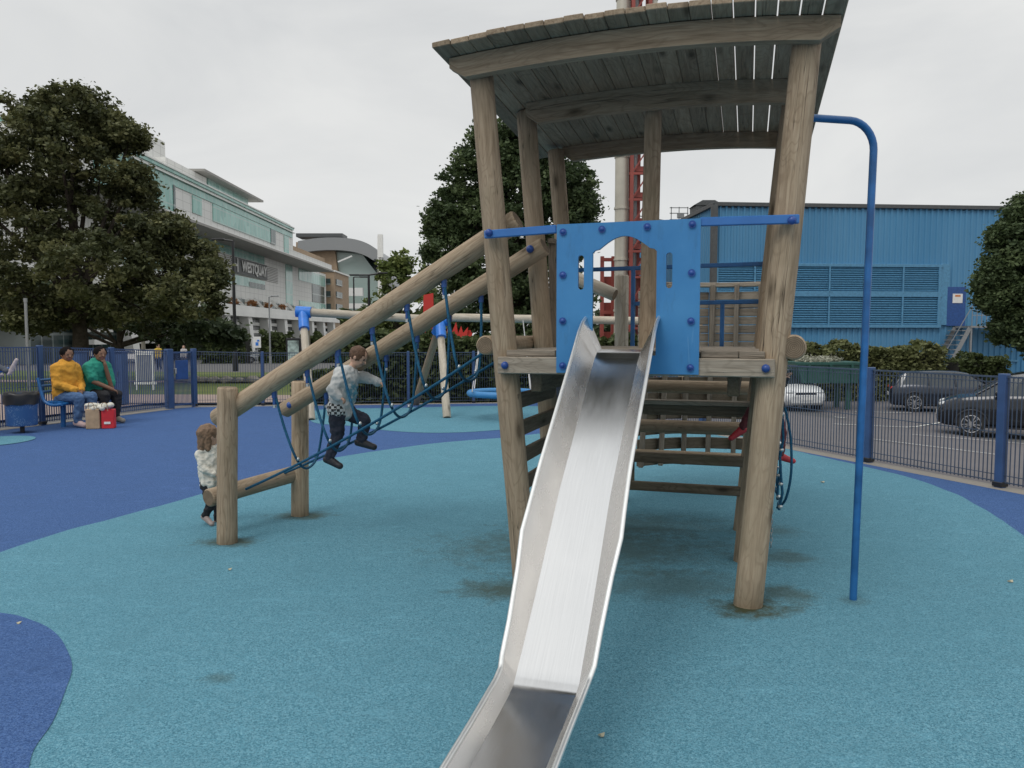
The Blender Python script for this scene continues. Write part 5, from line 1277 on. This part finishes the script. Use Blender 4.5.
def glassmat(name, col, dark, sy=.7, sz=.5):
    t = NT(name); c = t.coord('Object'); sx = t.node('ShaderNodeSeparateXYZ'); t.link(c, sx.inputs[0])
    def lines_(v, s_):
        f = t.math('FRACT', t.math('MULTIPLY', v, s_)); return t.ramp(f, [(0., 1.), (.07, 0.), (.93, 0.), (1., 1.)])
    g = t.math('MAXIMUM', lines_(sx.outputs[2], sz), lines_(sx.outputs[1], sy)); cell = t.voronoi(t.mapping(c, (0, sy, sz)), 1, 'Color')
    sp = t.node('ShaderNodeSeparateColor'); t.link(cell, sp.inputs[0]); c1 = t.mix(sp.outputs[0], dark, col)
    return t.out(t.mix(t.math('MULTIPLY', g, .7), c1, (.42, .47, .45)), .15, 0, .6)
M['g1'] = glassmat('teal_curtain_glass', (.26, .52, .46), (.15, .38, .33)); M['g2'] = glassmat('pale_teal_glass', (.36, .56, .51), (.20, .42, .37), 1.2, .33); M['g3'] = glassmat('dark_glass', (.06, .10, .10), (.03, .05, .05), .5, .3)
m = MB(); m.box(V((XU - 15, 122, 19.6)), (30, 108.4, 4.7)); fbox(m, XU, 20, 160, 17.2, 22.4, .05); m.box(V((XU - 14, (yx(295, XU) + yx(333, XU)) / 2, 17.9)), (28, yx(333, XU) - yx(295, XU), 1.5)); m.v = [v for v in m.v]
m = MB()
ya, yb, yc = 77., yx(295, XU), yx(333, XU)
m.box(V((XU - 15, (ya + yb) / 2, 19.9)), (30, yb - ya, 5.2)); m.box(V((XU - 15, (yb + yc) / 2, 17.95)), (30, yc - yb, 1.3)); m.build('upper_storey', M['panelw'], wq)
m = MB(); m.box(V((XU - 14, (ya + yc) / 2, 17.12)), (29, yc - ya, .34)); m.build('overhang', M['soffit'], wq)
m = MB(); m.box(V((XU + .05, (ya + yc) / 2, 17.35)), (.4, yc - ya + .1, .34)); m.build('overhang_edge', M['white'], wq)
m = MB(); m.box(V((XU - 14.9, (ya + yb) / 2, 23.0)), (30.6, yb - ya + .4, .18)); m.box(V((XU - 14.9, (ya + yb) / 2, 22.0)), (30.7, yb - ya + .4, .12)); m.build('cornice', M['offwhite'], wq)
m = MB(); m.box(V((XU - 14.9, (ya + yb) / 2, 22.75)), (30.3, yb - ya + .2, .45)); fbox(m, XU, 100, 294, 20.95, 21.9, .12); fbox(m, XU, 100, 178, 17.6, 21, .14); fbox(m, XU, 196, 205, 18.4, 20.8, .12); fbox(m, XU, 216, 277, 18.3, 20.85, .12); fbox(m, XU, 286, 290.5, 17.6, 20.8, .12); m.build('upper_glazing', M['g1'], wq)
m = MB(); fbox(m, XU, 272.5, 277.2, 18.25, 20.9, .2); fbox(m, XU, 176.5, 178.4, 17.6, 21, .22); m.build('dark_window', M['g3'], wq)
for (x0, x1, z0, z1, dx) in ((120, 171, 23, 29.3, -6), (171, 211, 23, 25.7, -3), (264, 293, 23, 24.4, -2)):
    m = MB(); y0, y1 = yx(x0, XU + dx), yx(x1, XU + dx); m.box(V((XU + dx - 6, (y0 + y1) / 2, (z0 + z1) / 2)), (12, y1 - y0, z1 - z0)); m.build('roof_block', M['panelw'], wq)
m = MB(); y0, y1 = yx(213, XU - 3), yx(252, XU - 3); m.box(V((XU - 5.6, (y0 + y1) / 2, 24.4)), (5, y1 - y0, 3.0)); m.build('penthouse', M['g2'], wq)
m = MB(); y0, y1 = yx(206, XU - 2), yx(264, XU - 2); m.box(V((XU - 4, (y0 + y1) / 2, 26.0)), (5, y1 - y0, .35)); m.build('penthouse_roof', M['soffit'], wq)
# lower storeys
yd = 204
m = MB(); m.box(V((XL - 12, (70 + yd) / 2, 11.5)), (24, yd - 70, 12)); m.box(V((XL - 12.5, (70 + yd) / 2, 3.5)), (22, yd - 70, 2)); m.build('lower_wall', M['panelw'], wq)
m = MB(); fbox(m, XL, 120, 266, 15.5, 17, .12); fbox(m, XL, 120, 266, 10.5, 12.2, .12); fbox(m, XL, 276, 285, 10, 16.9, .12) if False else None; fbox(m, XL, 287, 293.5, 6.6, 16.9, .12); fbox(m, XL, 300, 326, 14.2, 16.9, .12); fbox(m, XL, 300, 326, 6.8, 9.6, .12); m.build('lower_glazing', M['g2'], wq)
m = MB(); fbox(m, XL, 313, 325, 9.8, 14, .14); m.cut(); fbox(m, XL, 250, 265.5, 10.6, 11.5, .2); m.build_split('dark_glazing', M['g3'], wq)
m = MB()
for k in range(9): fbox(m, XL, 190, 279, 12.4 + k * .32, 12.56 + k * .32, .3)
m.build('louvre_band', M['white'], wq)
m = MB(); fbox(m, XL, 190, 279, 12.35, 15.35, .05); m.build('louvre_backing', M['soffit'], wq)
m = MB(); fbox(m, XL, 233, 266.5, 12.45, 15.3, .5); sgn = m.build('name_sign', M['darkgrey'], wq)
def text_mesh(body, name, loc, size, rot, mat, parent, ext=.08, squash=1.0):
    cu = bpy.data.curves.new('t', 'FONT'); cu.body = body; cu.size = size; cu.extrude = ext; cu.align_x = 'CENTER'; cu.align_y = 'CENTER'; cu.offset = .03 * size; ob = bpy.data.objects.new('tt', cu); COL.objects.link(ob)
    dg = bpy.context.evaluated_depsgraph_get(); dg.update(); me = bpy.data.meshes.new_from_object(ob.evaluated_get(dg)); bpy.data.objects.remove(ob)
    me.transform(Matrix.Diagonal((squash, 1, 1, 1))); me.transform(rot.to_4x4()); me.transform(Matrix.Translation(V(loc) - ORIG[parent.name])); me.materials.clear(); me.materials.append(mat); return link(name, me, parent)
# facade faces +X; reading direction runs towards greater Y
rotf = Matrix((V((0, 1, 0)), V((0, 0, 1)), V((1, 0, 0)))).transposed()
text_mesh('WESTQUAY', 'sign_lettering', (XL + .62, (yx(241, XL) + yx(265, XL)) / 2, 13.85), 2.6, rotf, M['white'], sgn, .06, .98)
m = MB(); yh = yx(234.6, XL)
m.box(V((XL + .6, yh - .9, 13.9)), (.12, .35, 2.0)); m.box(V((XL + .6, yh + .9, 13.9)), (.12, .35, 2.4)); m.box(V((XL + .6, yh, 13.9)), (.12, 1.5, .4)); m.build('sign_emblem', M['white'], sgn)
# terrace and colonnade
m = MB(); m.box(V((XL - 8, (80 + yd) / 2, 5.2)), (24, yd - 80, .9)); m.build('terrace_slab', M['offwhite'], wq)
m = MB(); m.box(V((XL + 3.9, (80 + yd) / 2, 6.1)), (.1, yd - 80, .9)); m.build('terrace_parapet', M['offwhite'], wq)
m = MB(); m.box(V((XL - 3, (80 + yd) / 2, 1.4)), (4, yd - 80, 6.8)); m.build('ground_floor_shopfronts', M['g3'], wq)
m = MB()
for k in range(11):
    y = 90 + k * 10.5; m.box(V((XL + .6, y, 6.8)), (1.3, 1.6, 2.6)); m.bar(V((XL + 3.5, y + 2, 5.6)), V((XL + 1, y + 1.2, 8.4)), .5, .5)
    m.prism([V((XL + 3.6, y + 1, 4.8)), V((XL + 3.6, y + 3, 4.8)), V((XL + 3.6, y + 4.4, GB)), V((XL + 3.6, y + 3, GB))], (-1.6, 0, 0))
    for z in (3.6, 2.2, .8, -.5): m.box(V((XL + 1.0, y - 1.5, z)), (2.4, 4.2, .55))
    m.cut()
m.build_split('column', M['offwhite'], wq)
m = MB()
for k in range(10): m.box(V((XL + .3, 95.5 + k * 10.5, 7.0)), (.3, 6.0, 2.3), None, None, 0, 0); m.cut()
m.build_split('terrace_window', M['g3'], wq)
m = MB()
for k in range(10): m.box(V((XL + .9, 96.5 + k * 10.5, 6.3)), (.3, 4.0, 1.0)); m.cut()
m.build_split('terrace_screen', M['brick'], wq)
for k in range(4):
    y = 128 + k * 9; tp_ = thing('terrace_planter', 'orange-brown planting on the white terrace, number from the left by size' if False else ['largest orange shrub on the terrace under the sign', 'orange shrub on the terrace right of the sign', 'small orange shrub on the terrace before the glass strip', 'smallest orange shrub at the far end of the terrace'][k], 'plant', (XL + 2.6, y, 5.65), 'orange shrubs on the terrace')
    m = MB(); m.box(V((XL + 2.6, y, 6.1)), (1, 2.2, .8)); m.build('trough', M['offwhite'], tp_)
    P_, T_ = clump_points([((XL + 2.9, y, 7.1), (.8, 1.3 - .15 * k, .6))], 24, 24, .3); leaves_mesh('foliage', P_, T_, .16, M['terracotta'], tp_)
# brick blocks and arched building beyond
bb = thing('brick_building', 'brown brick block with window bands next to the shopping centre', 'building', (-55, 214, GB))
m = MB(); m.box(V((-54, 214, 8.4)), (14, 18, 20)); m.box(V((-62, 208, 12)), (14, 40, 24)); m.build('wall', M['brick'], bb)
m = MB()
for k in range(5): m.box(V((-46.9, 210, 2.5 + k * 3.3)), (.3, 7, 1.6)); m.cut(); m.box(V((-52, 204.9, 2.5 + k * 3.3)), (8, .3, 1.6)); m.cut()
m.build_split('window', M['g3'], bb)
m = MB(); m.box(V((-54, 214, 18.5)), (14.6, 18.6, .4)); m.build('roof_edge', M['offwhite'], bb)
ar = thing('arched_building', 'grey building with a wide curving metal roof in the distance', 'building', at(345, 345, 262))
Ya = 262; out = [at(x, y, Ya) for (x, y) in ((298, 241), (318, 238), (340, 237.5), (358, 240), (372, 246), (382, 256), (388, 268), (392, 284))]; outs = spline(out, 5)
m = MB(); inn = [p + V((-.5, 0, -4.2 if i < 22 else -3)) for i, p in enumerate(outs)]
m.prism(outs + inn[::-1], (0, 40, 0)); m.build('roof', M['greymetal'], ar)
m = MB(); m.prism([at(340, 252, Ya + 5), at(362, 254, Ya + 5), at(378, 275, Ya + 5), at(378, 345, Ya + 5), at(330, 345, Ya + 5), at(330, 252, Ya + 5)], (0, 30, 0)); m.build('glass_wall', M['g2'], ar)
m = MB(); m.prism([at(296, 242, Ya + 3), at(334, 244, Ya + 3), at(338, 275, Ya + 3), at(338, 348, Ya + 3), at(296, 348, Ya + 3)], (0, 30, 0)); m.build('brick_wall', M['brick'], ar)
m = MB()
for (x, y, w_, h_) in ((352, 292, 22, 8), (362, 306, 26, 5)): p = at(x, y, Ya - 1); m.box(p, (w_ / 2.94, 2, h_ / 2.94))
m.bar(at(338, 262, Ya - 1), at(352, 256, Ya - 1), .5, .5); m.build('white_canopy', M['white'], ar)
m = MB(); m.box(at(322, 236.5, Ya + 10), (16, 8, 1.2)); m.build('roof_plant', M['darkgrey'], ar)
py = at(380.5, 345, 240); m = MB(); m.box(V((py.x, 240, (at(380, 236, 240).z + GB) / 2)), (1.1, 1.1, at(380, 236, 240).z - GB), None, None, .1); m.box(at(380.5, 246, 239), (1.5, 1.2, 7)); o = m.build('pylon', M['offwhite']); tag(recenter(o, (py.x, 240, GB)), 'tall slim white pylon standing beside the curved roof', 'pylon')
# distant low buildings and trees closing the horizon
def lowtrees(lab, x0, x1, ytop, Yv, mat):
    a_, b_ = at(x0, 345, Yv), at(x1, 345, Yv); return hedge('tree_row', lab, [V((a_.x, Yv, 0)), V((b_.x, Yv, 0))], -2, at(x0, ytop, Yv).z, 40, .9, mat, 6, 2.0)
for a_ in (('distant dark tree row low behind the young tree', 345, 470, 318, 110, M['leaf_hedge']), ('distant tree row beyond the yard right of the domed tree', 560, 730, 322, 120, M['leaf_dark']), ('distant tree row at the far left behind the big tree', -160, 215, 305, 105, M['leaf_dark'])):
    o = lowtrees(*a_); o['category'] = 'trees'; o['kind'] = 'stuff'
# ------------------------------------------------------------------ street furniture
def lamp(label, x, ybase, ytop, Y, mat, arms, r=.05, group='street lamps'):
    b = at(x, ybase, Y); b.z = gz(b.x, Y); t_ = at(x, ytop, Y); t = thing('street_lamp', label, 'street lamp', b, group)
    m = MB(); m.tube([b, V((b.x, b.y, (b.z + t_.z) / 2)), V((b.x, b.y, t_.z))], [r * 1.3, r, r * .8], 10); m.tube([b, b + V((0, 0, .8))], r * 1.7, 10); m.build('column', mat, t)
    for (dx, dz) in arms:
        m = MB(); e = V((b.x + dx, b.y, t_.z + dz)); m.tube([V((b.x, b.y, t_.z)), e], r * .6, 8); am = m.build('arm', mat, t)
        m = MB(); m.box(e, (.75, .3, .12), None, None, .03); m.build('lantern', mat, am)
lamp('tall black lamp column in front of the shopping centre', 235.5, 362, 241, 48, M['black'], [(-.9, .1)], .1)
lamp('black lamp column with two lantern arms in front of the arched building', 369.5, 345, 275, 60, M['black'], [(-1.1, 0), (1.1, .15)], .11)
lamp('thin grey lamp column under the terrace building', 270, 345, 297, 80, M['greymetal'], [(.6, .1)], .08)
lamp('slim black lamp column left of the two-armed lamp', 354.5, 345, 277, 70, M['black'], [(.9, 0)], .08)
for (x, y0, y1, Yv, w_, mt_, lab) in ((27.5, 350, 302, 24, .09, 'greymetal', 'grey steel post behind the left fence near the bin'), (143.5, 352, 305, 40, .2, 'concrete', 'pale stone-grey post under the big tree beyond the fence')):
    b = at(x, y0, Yv); b.z = gz(b.x, Yv); m = MB(); m.tube([b, V((b.x, b.y, at(x, y1, Yv).z))], w_ / 2, 10); m.tube([V((b.x, b.y, at(x, y1, Yv).z)), V((b.x, b.y, at(x, y1, Yv).z + .12))], w_ * .62, 10); o = m.build('post', M[mt_]); tag(recenter(o, b), lab, 'post')
b = at(294, 360, 60); b.z = gz(b.x, 60); ds = thing('display_stand', 'tall dark framed poster stand across the road, left of the swing leg', 'display stand', b)
m = MB(); m.box(V((b.x, 60, b.z + 1.15)), (1.15, .25, 2.3), None, None, .03); m.build('frame', M['black'], ds)
m = MB(); m.box(V((b.x, 59.86, b.z + 1.35)), (.85, .03, 1.5)); m.build('poster', plain('poster_print', (.30, .38, .36), .4, 0, .8, 2.2), ds)
b = at(257.5, 350, 70); b.z = gz(b.x, 70); rs_ = thing('road_sign', 'small white and blue sign above the silver car', 'road sign', b)
m = MB(); m.tube([b, b + V((0, 0, 2.3))], .05, 8); m.build('pole', M['greymetal'], rs_); m = MB(); m.box(b + V((0, -.08, 2.1)), (.7, .05, 1.0), None, None, .02); m.build('plate', M['white'], rs_)
m = MB(); m.box(b + V((0, -.12, 1.95)), (.25, .02, .3)); m.box(b + V((.12, -.12, 2.25)), (.2, .02, .15)); m.build('symbol', M['joint_blue'], rs_)
Yn = 24.; b = at(145, 378, Yn); b.z = gz(b.x, Yn); nb_ = thing('notice_board', 'pale framed notice board standing on the lawn behind the left fence', 'notice board', b)
m = MB(); wN = .25
for dx in (-.26, .26): m.box(V((b.x + dx, Yn, b.z + .62)), (.05, .06, 1.24), None, None, .01)
m.box(V((b.x, Yn, b.z + 1.16)), (.56, .07, .12)); m.box(V((b.x, Yn, b.z + .22)), (.7, .08, .07)); m.build('frame', M['offwhite'], nb_)
m = MB(); m.box(V((b.x, Yn, b.z + .68)), (.46, .03, .82)); m.build('board', M['greymetal'], nb_)
b = at(130, 372, 22); b.z = gz(b.x, 22); ws = thing('small_sign', 'little white rectangular sign on a post left of the notice board', 'sign', b)
m = MB(); m.tube([b, V((b.x, 22, at(130, 354, 22).z))], .02, 8); m.build('post', M['greymetal'], ws); m = MB(); m.box(at(130, 356.5, 21.96), (.26, .02, .14)); m.build('plate', M['white'], ws)
for (x, w_, lab) in ((77, .36, 'blue steel cabinet behind the fence between the two seated people'), (117, .40, 'blue steel cabinet behind the fence right of the man')):
    b = at(x, 372, 17.8); b.z = gz(b.x, 17.8) - .02; m = MB(); m.box(V((b.x, 17.8, .60)), (w_, .3, 1.2), None, None, .02); m.box(V((b.x, 17.8, 1.215)), (w_ + .05, .36, .03), None, None, .01); ob = thing('cabinet', lab, 'cabinet', b, 'blue cabinets behind the left fence'); m.build('housing', M['fence_blue'], ob)
    m = MB(); m.box(V((b.x + .1, 17.64, .7)), (.02, .02, .12)); m.build('handle', M['black'], ob)
# far walker in yellow
Jw = {}
b = at(158, 366, 42); zg = gz(b.x, 42); 
def stand(x, Y, H, lab, shirt, trou):
    b = at(x, 360, Y); z = gz(b.x, Y); q = lambda dx, dy, h: V((b.x + dx * H, Y + dy * H, z + h * H))
    J = dict(head=q(0, 0, .93), neck=q(0, 0, .84), sh_l=q(.1, 0, .80), sh_r=q(-.1, 0, .80), el_l=q(.13, -.03, .63), el_r=q(-.13, .03, .63), wr_l=q(.12, -.08, .5), wr_r=q(-.12, .0, .49), hip_l=q(.05, 0, .52), hip_r=q(-.05, 0, .52), kn_l=q(.07, -.05, .28), kn_r=q(-.06, .03, .28), ankle_l=q(.08, .0, .05), ankle_r=q(-.07, .08, .05), toe_l=q(.1, -.07, .02), toe_r=q(-.05, .0, .02))
    person(lab, J, H, SK1, shirt, trou, SHOEB, BROWNHAIR, 'short', .02, (.3, -1, 0))
stand(158.5, 52, 1.7, 'distant walker in a yellow top beyond the left fence', plain('yellow_top', (.55, .38, .06), .9), NAVY)
stand(184, 60, 1.7, 'distant walker in pale clothes beyond the gate', plain('pale_top', (.45, .43, .42), .9), plain('dark_trousers', (.05, .05, .06), .9))
# small litter on the ground
for (x, y, s_, lab) in ((230, 571, .012, 'tiny pale leaf fragment on the teal ground near the log post'), (602, 738, .012, 'dry curled leaf on the ground right of the slide foot'), (823, 483, .02, 'white scrap on the teal ground right of the net'), (1011, 583, .016, 'pale scrap on the ground at the right edge'), (19, 625, .012, 'tiny pale scrap on the dark blue patch')):
    p = G(x, y); m = MB(); n_ = 7; P_ = [p + V((s_ * (1.5 if i % 2 else .8) * math.cos(i * 2 * math.pi / n_), s_ * .8 * math.sin(i * 2 * math.pi / n_), .012 + .006 * math.sin(i * 2))) for i in range(n_)]
    m.prism(P_, (0, 0, .003)); o = m.build('leaf_scrap', plain('dry_leaf', (.45, .42, .30), .8)); tag(recenter(o, p), lab, 'litter', 'scraps on the playground surface')
# ------------------------------------------------------------------ world, sun, camera
w = bpy.data.worlds.new('World'); scene.world = w; w.use_nodes = True; nt = w.node_tree; bgn = nt.nodes['Background']
sky = nt.nodes.new('ShaderNodeTexSky'); sky.sky_type = 'NISHITA'; sky.sun_disc = False; sky.sun_elevation = R(52); sky.sun_rotation = R(215)
tc = nt.nodes.new('ShaderNodeTexCoord'); mp = nt.nodes.new('ShaderNodeMapping'); mp.inputs['Scale'].default_value = (1.6, 1.6, 4.5)
nz = nt.nodes.new('ShaderNodeTexNoise'); nz.inputs['Scale'].default_value = 1.1; nz.inputs['Detail'].default_value = 5; nz.inputs['Roughness'].default_value = .55; nz.inputs['Distortion'].default_value = .6
nt.links.new(tc.outputs['Generated'], mp.inputs[0]); nt.links.new(mp.outputs[0], nz.inputs['Vector'])
cr = nt.nodes.new('ShaderNodeValToRGB'); e = cr.color_ramp.elements; e[0].position = .32; e[0].color = (6.35, 6.5, 6.6, 1); e[1].position = .68; e[1].color = (7.95, 8.0, 7.9, 1)
nt.links.new(nz.outputs['Fac'], cr.inputs[0])
mx = nt.nodes.new('ShaderNodeMix'); mx.data_type = 'RGBA'; mx.inputs[0].default_value = .96; nt.links.new(sky.outputs[0], mx.inputs[6]); nt.links.new(cr.outputs[0], mx.inputs[7]); sz_ = nt.nodes.new('ShaderNodeSeparateXYZ'); nt.links.new(tc.outputs['Generated'], sz_.inputs[0])
zr = nt.nodes.new('ShaderNodeMapRange'); zr.inputs[1].default_value = .42; zr.inputs[2].default_value = 1.; zr.inputs[3].default_value = 1.; zr.inputs[4].default_value = 1.9; nt.links.new(sz_.outputs[2], zr.inputs[0])
vm = nt.nodes.new('ShaderNodeVectorMath'); vm.operation = 'SCALE'; nt.links.new(mx.outputs[2], vm.inputs[0]); nt.links.new(zr.outputs[0], vm.inputs['Scale']); nt.links.new(vm.outputs[0], bgn.inputs['Color'])
bgn.inputs['Strength'].default_value = .1
sl = bpy.data.lights.new('sun', 'SUN'); sl.energy = 1.0; sl.angle = R(25); sl.color = (1, .97, .93); so = bpy.data.objects.new('sun', sl); COL.objects.link(so)
az = R(215); el = R(52); sd_ = V((math.sin(az) * math.cos(el), math.cos(az) * math.cos(el), math.sin(el))); so.rotation_euler = sd_.to_track_quat('Z', 'Y').to_euler(); so.location = (0, 0, 30)
cd = bpy.data.cameras.new('camera'); cam = bpy.data.objects.new('camera', cd); COL.objects.link(cam); cam.location = CAM; cam.rotation_euler = (R(90) - PITCH, 0, 0)
cd.sensor_width = 36; cd.lens = 36 * FPX / 1024; cd.clip_end = 6000; cd.clip_start = .05; scene.camera = cam
scene.view_settings.view_transform = 'Standard'; scene.view_settings.look = 'None'; scene.view_settings.exposure = 0; scene.view_settings.gamma = 1
